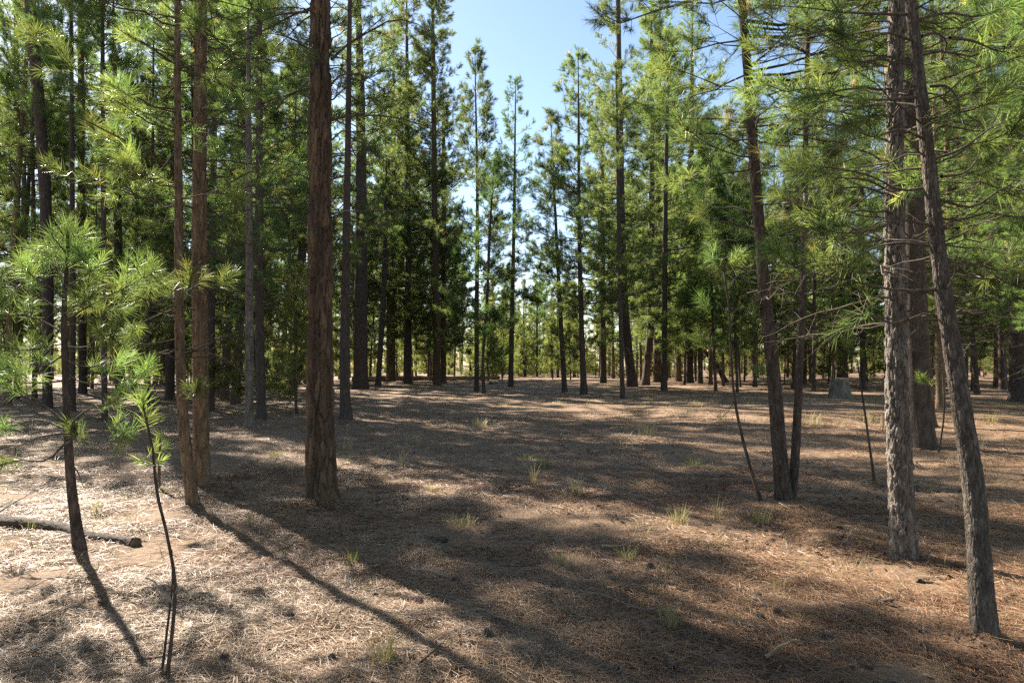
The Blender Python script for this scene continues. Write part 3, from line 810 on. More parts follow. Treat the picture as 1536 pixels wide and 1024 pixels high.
mid('tall brown trunk standing between the pole cluster and the big rust trunk', [(440, 576, 16), (440, 480, 15), (439, 300, 13), (438, 120, 10)], 26, M_RUST, 9.0, 3.0, 7, 26, 7, 2.4)
mid('red brown trunk directly behind the left pair', [(318, 584, 16), (318, 480, 15), (319, 300, 13), (320, 60, 10)], 26, M_RUST, 9.0, 2.6, 7, 18, 7, 2)
mid('slim leaning stem behind the left pair, left of the pole cluster', [(333, 588, 8), (338, 520, 8), (342, 440, 7), (345, 300, 6)], 14, M_TAN, 4, 1.5, 8, 8)
mid('dark pine just right of the big rust trunk', [(519, 628, 17), (517, 560, 15), (519, 400, 12), (522, 200, 9), (524, 60, 7)], 18, M_DARK, 4.8, 2.0, 7, 34, 6, 1.5, green=.85)
mid('stout old pine rising behind the dark pine right of the big rust trunk', [(541, 583, 21), (541, 480, 20), (542, 300, 17), (540, 120, 13), (538, 30, 9)], 28, M_DARK, 9, 3.6, 6, 40, 6, 3.0, tint=.4)
mid('leaning pine beside the fallen log left of centre', [(567, 578, 8), (572, 500, 8), (577, 400, 7), (579, 280, 5)], 15, M_DARK, 2.5, 2.0, 8, 10, 7)
mid('bushy green pine right behind the dark pine near the big rust trunk', [(545, 577, 6), (546, 500, 5), (548, 350, 4)], 12, M_DARK, 2.0, 1.8, 7, 6, 7, tint=.6)
mid('tall brown pine with a narrow crown left of the sky gap', [(655, 577, 11), (655, 480, 11), (652, 300, 9), (650, 100, 7)], 33, M_RUST, 2.5, 3.3, 9, 10, 7, tint=.5)
mid('second brown trunk of the narrow crowned pair left of the sky gap', [(665, 575, 9), (665, 480, 9), (666, 300, 7), (665, 190, 5)], 22, M_RUST, 3.0, 2.4, 8, 10, 7, tint=.48)
mid('tall full crowned pine filling the space left of the sky gap', [(612, 575, 11), (612, 400, 10), (611, 200, 8)], 32, M_DARK, 3.0, 3.6, 8, 16, 7, tint=.5)
mid('tall pine with a dense crown left of the full crowned pine', [(588, 572, 10), (589, 400, 9), (590, 200, 7)], 31, M_RUST, 3.5, 3.2, 8, 16, 7, tint=.46)
mid('very tall pine rising behind the curved trunk on the right side', [(985, 573, 11), (986, 400, 10), (988, 200, 8)], 35, M_RUST, 3.0, 3.6, 8, 14, 7, tint=.5)
mid('very tall pine between the pale trunk and the straight dark pine', [(1034, 574, 11), (1035, 400, 10), (1037, 200, 8)], 34, M_DARK, 3.0, 3.8, 8, 14, 7, tint=.55)
mid('full green pine behind the thin stem at the right of the gap', [(905, 574, 9), (904, 400, 8), (903, 200, 5)], 24, M_DARK, 3.0, 2.8, 9, 10, 7, tint=.58)
mid('slender spired pine left of the sky gap, taller of a pair', [(715, 587, 7), (715, 480, 7), (716, 300, 5), (713, 120, 2)], 17.6, M_DARK, 1.8, 2.1, 9, 10, 7, tint=.36)
mid('thinner stem beside the slender spired pine left of the sky gap', [(726, 590, 5), (724, 540, 5), (730, 460, 5), (735, 340, 4), (742, 240, 2)], 12, M_DARK, 2.2, 1.8, 9, 8, 7, tint=.32)
mid('lone dark spire shaped pine standing against the sky in the gap', [(766, 580, 8), (768, 480, 7), (771, 330, 5), (773, 160, 2)], 18.4, M_DARK, 5.0, 2.3, 8, 20, 6, 1.6, tint=.25)
mid('slender pine leaning left at the right side of the sky gap', [(847, 588, 8), (841, 480, 7), (835, 360, 5), (828, 220, 2)], 13.5, M_DARK, 1.8, 1.9, 9, 10, 7, tint=.5)
mid('dark stemmed pine at the clearing edge right of the sky gap', [(876, 591, 10), (872, 480, 8), (869, 350, 6), (868, 200, 4)], 17.5, M_DARK, 2.2, 2.2, 9, 14, 7, tint=.5)
mid('thin pine stem in front of the crowded right side pines', [(934, 597, 7), (931, 480, 7), (928, 330, 6), (925, 160, 4)], 15, M_DARK, 2.2, 1.6, 8, 12, 6, tint=.45)
mid('tall pine with upswept branches leading the right side of the clearing', [(949, 580, 15), (940, 500, 13), (934, 400, 12), (930, 200, 10), (927, 0, 7)], 28, M_DARK, 3.0, 3.6, 8, 20, 7, 2, tint=.52)
mid('curved trunk crossing at its foot with the tall right side pine', [(968, 578, 12), (975, 500, 11), (977, 380, 10), (978, 180, 7), (977, 60, 5)], 24, M_DARK, 2.5, 3.0, 9, 16, 7, 1.8, tint=.52)
mid('straight dark pine right of the curved trunk at the clearing edge', [(996, 586, 9), (997, 480, 8), (998, 330, 7), (1001, 150, 5)], 20, M_DARK, 2.2, 2.8, 9, 14, 7, tint=.5)
mid('pine behind the straight dark pine on the right side', [(1018, 572, 9), (1016, 480, 8), (1013, 300, 7)], 20, M_TAN, 2.0, 2.6, 9, 12, 7, tint=.55)
mid('pine with pale trunk standing left of the forked pine', [(1050, 575, 8), (1052, 450, 8), (1058, 250, 7)], 22, M_DARK, 2.2, 2.8, 8, 12, 7, tint=.48)
mid('brown pine seen just left of the forked pine', [(1133, 568, 10), (1131, 450, 9), (1128, 250, 8)], 23, M_TAN, 2.5, 2.8, 8, 14, 7, tint=.5)
mid('dark pine behind the big grey stump', [(1263, 566, 15), (1262, 450, 14), (1260, 250, 12)], 24, M_DARK, 2.6, 3.2, 8, 16, 7, 2, tint=.52)
mid('slim pine just right of the big grey stump', [(1294, 585, 8), (1294, 480, 7), (1293, 300, 6)], 16, M_DARK, 2.2, 2.2, 8, 12, 6, tint=.55)
mid('slim pine seen through the fork of the dark forked pine', [(1190, 583, 6), (1192, 480, 6), (1194, 330, 5)], 14, M_DARK, 3.0, 1.8, 8, 10, 6, tint=.5)
mid('tall dark trunk leaning left in the upper left corner', [(71, 612, 13), (71, 420, 16), (66, 260, 16), (56, 130, 16), (45, 0, 15)], 26, M_DARK, 10, 1.1, 7, 24, 6, 1.6)
mid('slim dark pine added for its shade behind the foreground sapling, nearer than the leaning corner trunk', [(157, 630, 8), (156, 500, 8), (155, 300, 7), (154, 100, 6)], 19, M_DARK, 8.5, 1.2, 14, 10, 8, 1.0)  # invented pine, its high crown darkens the lower right foreground
mid('slim dark pine added for its shade just right of the foreground sapling stem', [(109, 617, 8), (109, 450, 8), (108, 250, 7)], 22, M_DARK, 11, 1.2, 13, 8, 8, 1.0)  # second added pine, casts shade along the same lane
mid('dark straight trunk right of the leaning corner trunk at far left', [(124, 590, 11), (123, 400, 11), (122, 200, 10), (121, 0, 8)], 24, M_DARK, 7.0, 2.4, 7, 22, 6, 2.2)
mid('dim trunk at the far left edge behind the leaning corner trunk', [(27, 592, 9), (26, 400, 9), (25, 200, 8), (24, 0, 6)], 24, M_DARK, 6.0, 2.4, 7, 18, 6, 2)
mid('dark pine trunk between the foreground sapling and the left pair', [(181, 590, 14), (179, 480, 13), (176, 300, 11), (174, 200, 9)], 22, M_DARK, 5.0, 2.4, 8, 20, 6, 2)
mid('thin reddish trunk seen just left of the left pair', [(245, 578, 9), (247, 480, 9), (250, 250, 8), (251, 0, 6)], 24, M_RUST, 5.5, 2.4, 8, 20, 6, 2)
mid('short dark trunk standing behind the foreground sapling stem', [(52, 600, 7), (51, 480, 6), (50, 330, 6)], 17, M_DARK, 4.0, 2.0, 8, 14, 6)

# leaning dead trunk
rt, Q, R, b, rng = hand_tree('dead trunk leaning steeply left at the far edge of the clearing', [(1089, 573, 8), (1076, 550, 7), (1058, 527, 6), (1045, 510, 4)], 1.9, M_DARK, name='dead_tree', cat='dead tree', dead=dict(z0=.6, z1=1.8, n=6, ln=.6))

# ------------------------------------------------------------------ the wood behind: prototypes and copies
def proto(H, r, z0, L, per_m, dens, mat, seed, d, profile='cone', nd=0, tint=.45, twig=.5, lean=.15, dead_l=1.2):
    rng = np.random.default_rng(seed)
    k = 40
    z = np.linspace(0, H, k)
    P = np.stack([lean * np.sin(z / H * 2.2 + seed) - lean * math.sin(seed), lean * np.cos(z / H * 2.7 + seed) - lean * math.cos(seed), z], -1)
    P -= P[0]
    R = r * (1 - z / H) ** 0.8 + .012
    tm = trunk_mesh(P, R, d, seed * 1.3, .25).mesh('trunk', [mat])
    A = Acc()
    if nd: 
        W = Acc(); dead_limbs(W, P, 1.0, max(1.6, z0 + .5), nd, dead_l, rng)
        if W.n:
            Vs = np.concatenate(W.V); A.V.append(Vs); A.T.append(np.full(len(Vs), .5))
            for F in W.F: A.F.append(F + A.n); A.M.append(np.full(len(F), 1, np.int32))
            A.n += len(Vs)
    crown_fill(A, P, z0, H, L, per_m, lod(d), rng, tint=tint, profile=profile, dens=dens, twig=twig)
    cm = A.mesh('crown', [M_NEED, M_TWIG])
    return tm, cm

tilt = random.Random(5)
def plant(pr, x, y, rz, s, label, group, name='pine_tree', cat='pine tree', sink=.05):
    root = empty(name, (x, y, float(ground_h(x, y)) - sink), rz, s)
    root.rotation_euler = (tilt.gauss(0, .022), tilt.gauss(0, .022), rz)
    tag(root, label, cat, group)
    for nm, me in zip(('trunk', 'crown'), pr):
        o = bpy.data.objects.new(nm, me); COL.objects.link(o); o.parent = root
    return root

TALL = [proto(24, .17, 4.0, 2.7, 8, 6.5, m, s, 40, nd=20, dead_l=1.8) for s, m in ((11, M_DARK), (12, M_RUST))] + [proto(23, .17, 3.6, 3.0, 8, 6.5, m, s, 40, 'round', nd=20, dead_l=1.8) for s, m in ((13, M_DARK), (14, M_TAN))]
MEDIUM = [proto(15, .08, 2.4, 2.0, 10, 7, m, s, 40, nd=12, tint=t) for s, m, t in ((21, M_DARK, .45), (22, M_DARK, .55), (23, M_TAN, .5), (24, M_DARK, .4))]
YOUNG = [proto(6.5, .05, .7, 1.35, 15, 8, M_DARK, s, 20, 'young', tint=t) for s, t in ((31, .68), (32, .6), (33, .72))]
DENSE = [proto(19, .12, 2.6, 2.2, 10, 7, m, s, 20, nd=26, dead_l=1.9, tint=.42) for s, m in ((51, M_DARK), (52, M_TAN), (53, M_DARK))]

rr = random.Random(77)
placed = []
def free(x, y, m):
    return all((x - a) ** 2 + (y - c) ** 2 > m * m for a, c in placed)
for o in list(COL.objects):
    if o.type == 'EMPTY' and o.get('category') in ('pine tree',):
        placed.append((o.location.x, o.location.y))

ZONES = [(-9e9, 330, 'far left, behind the sapling and the left pair'), (330, 480, 'between the left pair and the big rust trunk'),
         (480, 690, 'between the big rust trunk and the sky gap'), (690, 880, 'low behind the sky gap'),
         (880, 1120, 'behind the crowded pines right of the sky gap'), (1120, 1340, 'behind the forked pine and the stump'), (1340, 9e9, 'at far right behind the leaning grey pine')]
def zone(px):
    for a, c, t in ZONES:
        if a <= px < c: return t

CLEARED = [(-7.0, 61.6, .5), (-12.6, 74.9, .5), (-14.3, 56.0, .5), (-9.6, 30.0, .5), (-9.1, 30.5, .5), (-11.4, 17.4, .5), (-15.4, 17.6, .5), (-15.8, 22.5, .5)]   # sunny lanes between the trees
def scatter(protos, n, dr, pxr, kind, name, gap=1.5, smin=.8, smax=1.2, ymax=None, cat='pine tree'):
    c = 0; tries = 0
    while c < n and tries < n * 60:
        tries += 1
        px = rr.uniform(*pxr)
        Y = math.sqrt(rr.uniform(dr[0] ** 2, dr[1] ** 2))
        x = (px - 768) / 1024 * Y
        if not free(x, Y, gap): continue
        if 690 < px < 1010 and 30 < Y < 62: continue
        c_ = .749 * x + .663 * Y
        if Y < 40 and x < 0 and (4.2 < c_ < 7.0 or .4 < c_ < 2.2): continue
        s = rr.uniform(smin, smax)
        if ymax is not None:
            H = ymax[1] * s
            top = 545 - (H - CAM_Z) / Y * 1024
            if 672 < px < 872 and top < ymax[0]: continue
        placed.append((x, Y))
        z = zone(px)
        pr_, rz_ = rr.choice(protos), rr.uniform(0, 2 * PI)
        if not any((x - a) ** 2 + (Y - b_) ** 2 < q * q for a, b_, q in CLEARED) and not (10 < px < 125 and Y < 25):
            plant(pr_, x, Y, rz_, s, f'{kind} {z}', f'{kind} {z}', name, cat)
        c += 1

# left wood; the first two tall pines are added to shade the clearing
for x_, y_, s_ in ((-11.6, 25.6, .78), (-12.4, 29.5, 1.0)):
    placed.append((x_, y_)); plant(TALL[len(placed) % 4], x_, y_, len(placed), s_, 'tall pines in the wood far left, behind the sapling and the left pair', 'tall pines in the wood far left, behind the sapling and the left pair')
scatter(DENSE, 12, (17, 34), (-160, 330), 'dense dark pines in the wood', 'pine_tree', 2.0)
scatter(TALL, 17, (26, 70), (-120, 480), 'tall pines in the wood', 'pine_tree', 2.2)
scatter(MEDIUM, 15, (24, 60), (-120, 480), 'slim pines in the wood', 'pine_tree', 1.8)
scatter(YOUNG, 20, (19, 40), (-140, 480), 'young bushy pines', 'young_pine', 1.6, smin=.5, smax=1.0, cat='young pine')
# middle
scatter(TALL, 10, (50, 85), (470, 650), 'tall pines in the wood', 'pine_tree', 2.2)
scatter(MEDIUM, 13, (50, 80), (490, 690), 'slim pines in the wood', 'pine_tree', 1.8, ymax=(330, 15))
scatter(MEDIUM, 12, (75, 120), (680, 880), 'slim pines in the wood', 'pine_tree', 2.0, ymax=(385, 15))
scatter(YOUNG, 30, (62, 98), (480, 900), 'young bushy pines', 'young_pine', 1.6, ymax=(395, 6.5), cat='young pine')
# right
scatter(TALL, 32, (44, 85), (880, 1640), 'tall pines in the wood', 'pine_tree', 2.2)
scatter(MEDIUM, 44, (36, 75), (880, 1640), 'slim pines in the wood', 'pine_tree', 1.7)
scatter(YOUNG, 26, (52, 90), (880, 1640), 'young bushy pines', 'young_pine', 1.6, cat='young pine')
scatter(YOUNG, 10, (44, 66), (200, 480), 'young bushy pines', 'young_pine', 1.6, cat='young pine')
scatter(DENSE, 12, (17, 34), (1400, 1850), 'dense dark pines in the wood', 'pine_tree', 2.5)

def far_wood():
    rng = np.random.default_rng(9)
    src = []
    for sd_, H, z0, L, pm, tt in ((61, 22, 2.5, 2.6, 3.2, .5), (62, 20, 2, 2.6, 3.4, .6), (63, 12, .6, 2.2, 4.2, .62), (64, 4.2, .1, 1.6, 11, .66)):
        r = np.random.default_rng(sd_); A = Acc(); N = []
        z = np.linspace(0, H, 8); P = np.stack([.2 * np.sin(z / 5 + sd_), 0 * z, z], -1)
        V, F = tube(P, .17 * (1 - z / H) + .02, 6); A.add(V, F, 1)
        for i in range(int((H - z0) * pm)):
            u = r.random(); p = trunk_at(P, z0 + (H - z0) * u); az = r.uniform(0, 2 * PI)
            l = L * min(1, (1 - u) * 1.3 + .08) * r.uniform(.5, 1.1)
            d = np.array([math.cos(az), math.sin(az), -.15 + .7 * u])
            q = np.array([p + d * l * t for t in (.45, .75, 1.0)])
            N.append((q + r.normal(0, .12, q.shape), np.tile(d + [0, 0, .5], (3, 1)), np.full(3, tt + r.normal(0, .1))))
        emit_needles(A, N, dict(n=20, w=.036, ln=.45, sh=.5), r)
        src.append((np.concatenate(A.V), A.F, A.M, np.concatenate(A.T)))
    B = Acc(); c = 0
    while c < 720:
        px = rng.uniform(-250, 1790); Y = math.sqrt(rng.uniform(78 ** 2, 165 ** 2)); s = rng.uniform(.75, 1.15)
        k = 3 if c >= 440 else (rng.integers(0, 3) if not 650 < px < 890 else 2)
        if c >= 400 and c < 440: px = rng.uniform(660, 880); k = 2
        if k == 3: Y = math.sqrt(rng.uniform(84 ** 2, 155 ** 2))
        H = (22, 20, 12, 4.2)[k] * s
        if 655 < px < 885 and 545 - (H - 1.6) / Y * 1024 < 385: s *= .7
        a = rng.uniform(0, 2 * PI); x = (px - 768) / 1024 * Y
        V, Fs, Ms, T = src[k]
        W = np.stack([V[:, 0] * math.cos(a) - V[:, 1] * math.sin(a), V[:, 0] * math.sin(a) + V[:, 1] * math.cos(a), V[:, 2]], -1) * s + [x, Y, float(ground_h(x, Y)) - .1]
        B.V.append(W); B.T.append(np.clip(T + rng.normal(0, .05), 0, .84))
        for F, M in zip(Fs, Ms): B.F.append(F + B.n); B.M.append(M)
        B.n += len(W); c += 1
    o = B.build('far_wood', [M_NEED, M_DARK])
    tag(o, 'far off pine wood closing the view behind the clearing', 'far wood', kind='stuff')
far_wood()

# trees round the viewer that shade the clearing from outside the view
for i, (x, y, p, s) in enumerate([(-9.5, 6.5, 0, .9), (-12.5, 9.0, 1, 1.0), (-15, 6, 2, 1.0), (-18, 12, 1, 1.1), (-9, 1.5, 2, .9), (-6.5, -3, 0, .9),
                                  (7.5, 2.5, 1, .9), (10.5, 6.0, 0, .9), (9, -3, 2, 1.0), (2, -7, 1, .9), (-2.5, -9, 0, 1), (14, 12, 2, 1), (18, 16, 0, 1)]):
    plant(DENSE[p], x, y, i * 1.7, s, 'dense dark pine standing outside the view beside the clearing', 'pines outside the view')

# ------------------------------------------------------------------ fallen wood, stumps
def log_thing(name, label, cat, p0, p1, r0, r1, mat, stubs=4, seed=1, sag=.03, cut=True, group=None, seg=22):
    rng = np.random.default_rng(seed)
    p0, p1 = np.asarray(p0, float), np.asarray(p1, float)
    c = (p0 + p1) / 2
    root = empty(name, c); tag(root, label, cat, group)
    k = 110
    P = p0 + (p1 - p0) * np.linspace(0, 1, k)[:, None] - c
    P[1:-1, 2] += sag * noise3(np.arange(k - 2) * .05, seed, 0.); P[:, 1] += .06 * noise3(np.arange(k) * .045, seed + 4., 0.)
    R = np.linspace(r0, r1, k)
    A = Acc(); V, F, t_ = tube(P, R, 40, .16 * r0 + .002, 12, seed, plates=(.8 * r0 + .01, 2.2 * r0)); A.add(V, F, 0, t_); A.build('bark', [mat], root)
    for e, (pp, r) in enumerate(((P[0], r0), (P[-1], r1))):
        A = Acc()
        d = nrm((P[1] - P[0]) if e == 0 else (P[-1] - P[-2]))
        u = nrm(np.cross(d, [0, 0, 1.])); w = np.cross(d, u)
        q = np.arange(16) / 16 * 2 * PI
        rad = r * .97 * (1 + .08 * noise3(np.cos(q) * 2, np.sin(q) * 2, seed + e * 3.))
        off = .02 * noise3(np.cos(q) * 3, np.sin(q) * 3, seed + 9.)
        ring = pp + rad[:, None] * (np.cos(q)[:, None] * u + np.sin(q)[:, None] * w) + d * (off[:, None] * (1 if e else -1))
        V = np.concatenate([ring, [pp - d * .01 * (1 if e else -1)]])
        A.add(V, [[i, (i + 1) % 16, 16] for i in range(16)]); A.build('cut_end', [M_TAN], root)
    A = Acc(); N = []
    for i in range(stubs):
        j = rng.integers(8, k - 8); az = rng.uniform(0, 2 * PI)
        branch(A, N, limb_path(P[j], az, rng.uniform(.15, .6), rng.uniform(.1, .9), -.2, rng, 5, .2), .012, rng, None, 0, .3, 5, twig=.2, seg=5)
    if stubs: A.build('branch', [M_PALE], root)
    return root

e0, e1 = foot(198, 822), foot(-60, 772)
log_thing('fallen_log', 'thin dark fallen log lying behind the foreground sapling at left', 'log', e0 + [0, 0, .025], e1 + [0, 0, .03], .05, .062, M_DARK, 2, 3)
A0, A1 = foot(530, 573), foot(748, 571)
log_thing('fallen_log', 'long pale fallen log across the far edge of the clearing left of the gap', 'log', A0 + [0, 0, .25], A1 + [0, 1.5, .3], .24, .17, M_CUT, 12, 5)
A0, A1 = foot(690, 574), foot(745, 569)
log_thing('fallen_log', 'short fallen pole beside the slender spired pine', 'log', foot(735, 576) + [0, 0, .1], foot(812, 572) + [0, 0, .12], .10, .07, M_PALE, 8, 6)
log_thing('fallen_log', 'thin pale fallen pole at the foot of the poles at left', 'log', foot(335, 573) + [0, 0, .2], foot(455, 572) + [0, 0, .25], .11, .09, M_PALE, 8, 7)
log_thing('fallen_log', 'fallen pole lying in the wood left of the forked pine', 'log', foot(1000, 566) + [0, 0, .15], foot(1075, 570) + [0, 0, .2], .13, .09, M_DARK, 8, 8)

def stump(label, px, py, wpx, hpx, seed, mat):
    b = foot(px, py)
    R = wpx / 2 / 1024 * b[1]; H = hpx / 1024 * b[1]
    root = empty('tree_stump', b); tag(root, label, 'stump')
    z = np.linspace(-.06, H, 26)
    a = np.arange(64) / 64 * 2 * PI
    A = Acc()
    fl = 1 + .34 * np.exp(-np.clip(z, 0, 9) / (.35 * H))
    rib = 1 + .24 * noise3(np.cos(a) * 2.6 + seed, np.sin(a) * 2.6, 0.) + .06 * noise3(np.cos(a) * 8 + seed, np.sin(a) * 8, 0.)
    ring = R * .86 * fl[:, None] * (1 + (rib[None] - 1) * (1.6 - z / H)[:, None])
    topz = H * .16 * noise3(np.cos(a) * 2 + seed, np.sin(a) * 2, 3.)
    V = np.stack([ring * np.cos(a), ring * np.sin(a), z[:, None] + topz[None] * np.clip(z / H, 0, 1)[:, None] ** 4], -1)
    i = np.arange(25)[:, None] * 64; j = np.arange(64)[None]; j2 = (j + 1) % 64
    A.add(V.reshape(-1, 3), np.stack([i + j, i + j2, i + 64 + j2, i + 64 + j], -1).reshape(-1, 4)); A.build('bark', [mat], root)
    A = Acc()
    ring = V[-1] + [0, 0, .003]
    inner = ring * np.array([.55, .55, 1]) + [0, 0, .01]
    VV = np.concatenate([ring, inner, [[0, 0, H - .02]]])
    A.add(VV, [[q, (q + 1) % 64, 64 + (q + 1) % 64, 64 + q] for q in range(64)])
    A2 = Acc(); A2.add(VV, [[64 + q, 64 + (q + 1) % 64, 128] for q in range(64)])
    A.add(VV, [[64 + q, 64 + (q + 1) % 64, 128] for q in range(64)])
    A.build('cut_top', [M_CUT], root)
stump('big weathered grey tree stump in the wood at right', 1258, 597, 32, 26, 4.4, M_STUMP)
stump('small tan stump just left of the pale scaly trunk', 1329, 645, 14, 24, 8.1, M_CUT)

build_ground()
build_litter()
# ------------------------------------------------------------------ grass, twigs, cones
def grass_tuft(px, py, n, h, spread, tint, label, group, seed):
    n = int(n * 1.6); h *= 1.25; tint = min(.95, tint + .16)
    rng = np.random.default_rng(seed)
    b = foot(px, py); b[2] = float(floor_z(b[0], b[1]))
    A = Acc()
    a = rng.uniform(0, 2 * PI, n); r = spread * np.sqrt(rng.random(n))
    base = np.stack([r * np.cos(a), r * np.sin(a), np.zeros(n)], -1)
    l = h * rng.uniform(.45, 1.1, n); lean = rng.uniform(.1, .75, n); a2 = a + rng.normal(0, .7, n)
    d = np.stack([np.cos(a2), np.sin(a2), np.zeros(n)], -1)
    w = np.stack([-np.sin(a2), np.cos(a2), np.zeros(n)], -1) * (.0022 + .0004 * b[1]) * .5
    pts = [base + d * (l * lean * t * t)[:, None] + np.array([0, 0, 1.]) * (l * (t - .35 * lean * t * t))[:, None] for t in (0, .4, .75, 1)]
    V = np.stack([pts[0] - w, pts[0] + w, pts[1] - w, pts[1] + w, pts[2] - w * .7, pts[2] + w * .7, pts[3]], 1)
    q = (np.arange(n) * 7)[:, None]
    t = np.repeat(np.clip(tint + rng.normal(0, .13, n), 0, 1), 7)
    A.V.append(V.reshape(-1, 3)); A.T.append(t); A.n += n * 7
    for F in (q + [[0, 1, 3, 2]], q + [[2, 3, 5, 4]], q + [[4, 5, 6]]):
        A.F.append(F); A.M.append(np.zeros(len(F), np.int32))
    o = A.build('grass_tuft', [M_GRASS], smooth=False); o.location = b
    tag(o, label, 'grass tuft', group)

GR = [(865, 742, 20, .26, .07, .75, 'tall straw grass tuft on the sunlit patch in mid clearing'), (800, 726, 12, .45, .04, .95, 'tall dry grass stalks just behind the sunlit patch in mid clearing'),
      (1018, 782, 40, .2, .09, .6, 'yellow green grass tuft at the edge of the bright patch, right of centre'), (1076, 775, 12, .28, .05, .45, 'long green grass blades right of the yellow tuft'),
      (1140, 782, 30, .16, .1, .5, 'low green grass at the foot of the thin leaning sapling'), (690, 790, 60, .10, .16, .55, 'short grass patch in the middle of the near clearing'),
      (532, 845, 40, .12, .05, .35, 'dark green grass tuft right of the big rust trunk, nearer the viewer'), (577, 1000, 40, .14, .07, .5, 'green yellow grass tuft at the bottom of the view'),
      (373, 792, 6, .2, .02, .4, 'single green grass blades beside the shadow of the left pair'), (144, 772, 22, .17, .05, .5, 'green grass tuft behind the fallen log at left'),
      (648, 738, 26, .14, .06, .65, 'straw coloured grass tuft right of the big rust trunk'), (620, 662, 40, .2, .18, .75, 'dry grass patch on the far clearing, left of its middle'),
      (1082, 632, 30, .38, .15, .85, 'tall pale grass left of the forked pine in the sunlit strip'), (1215, 636, 40, .35, .25, .8, 'dry yellow grass in the sunlit strip right of the forked pine'),
      (1300, 632, 40, .3, .25, .7, 'yellow green grass beside the small tan stump'), (1485, 634, 30, .3, .15, .55, 'green grass tuft near the right edge of the view'),
      (815, 700, 40, .13, .1, .45, 'low green grass clump in the shaded middle of the clearing'), (790, 690, 30, .12, .1, .4, 'dim green grass clump left of the shaded middle clump'),
      (1040, 700, 40, .14, .12, .4, 'green grass clump in the shade left of the thin sapling'), (520, 675, 20, .2, .1, .75, 'straw grass tuft right behind the big rust trunk'),
      (940, 840, 30, .12, .08, .45, 'sparse green grass in the shade, lower right of centre'), (1005, 940, 30, .14, .06, .45, 'sparse green grass tuft near the bottom right of centre'),
      (840, 850, 16, .1, .03, .35, 'tiny green grass tuft in the dark foreground shade'), (1170, 880, 40, .08, .12, .6, 'short yellow grass in the last sunlight at right'),
      (415, 685, 40, .14, .12, .5, 'grass clump between the left pair and the big rust trunk'), (600, 700, 16, .3, .05, .9, 'thin pale grass stalk in the middle shade'),
      (970, 652, 30, .25, .2, .7, 'dry grass clump at mid clearing right'), (720, 640, 40, .25, .2, .65, 'dry grass clump at mid clearing left')]
for i, g in enumerate(GR):
    grass_tuft(*g, 'grass tufts in the clearing', 500 + i)

def dry_grass():
    rng = np.random.default_rng(21)
    A = Acc()
    m = 2000
    r = np.sqrt(rng.random(m) * (34 ** 2 - 4.5 ** 2) + 4.5 ** 2); a = rng.uniform(-.72, .72, m)
    cx, cy = r * np.sin(a), r * np.cos(a)
    k = noise3(cx / 2.5, cy / 2.5, 31.) + rng.normal(0, .3, m) > 0.1
    cx, cy, r = cx[k], cy[k], r[k]; n = 9; m = len(cx)
    x = (cx[:, None] + rng.normal(0, .07, (m, n))).ravel(); y = (cy[:, None] + rng.normal(0, .07, (m, n))).ravel(); rr_ = np.repeat(r, n)
    N_ = len(x); l = rng.uniform(.05, .22, N_); d = rng.normal(size=(N_, 3)) * [.45, .45, 0] + [0, 0, .7]; d = nrm(d)
    b = np.stack([x, y, floor_z(x, y) - .005], -1); w = nrm(np.stack([d[:, 1], -d[:, 0], 0 * x], -1) + 1e-6) * ((.0018 + .00035 * rr_) * .5)[:, None]
    mid_ = b + d * (l * .6)[:, None]; tip = b + d * l[:, None] + d * [1, 1, 0] * (l * .35)[:, None] - [0, 0, .01]
    V = np.stack([b - w, b + w, mid_ + w, mid_ - w, tip], 1); q = (np.arange(N_) * 5)[:, None]
    t = np.repeat(np.clip(np.repeat(rng.uniform(.3, .9, m), n) + rng.normal(0, .1, N_), 0, 1), 5)
    A.V.append(V.reshape(-1, 3)); A.T.append(t); A.n += N_ * 5
    for F in (q + [[0, 1, 2, 3]], q + [[3, 2, 4]]):
        A.F.append(F); A.M.append(np.zeros(len(F), np.int32))
    o = A.build('dry_grass', [M_GRASS], smooth=False)
    tag(o, 'sparse dry grass blades coming up through the needles', 'grass', kind='stuff')
dry_grass()

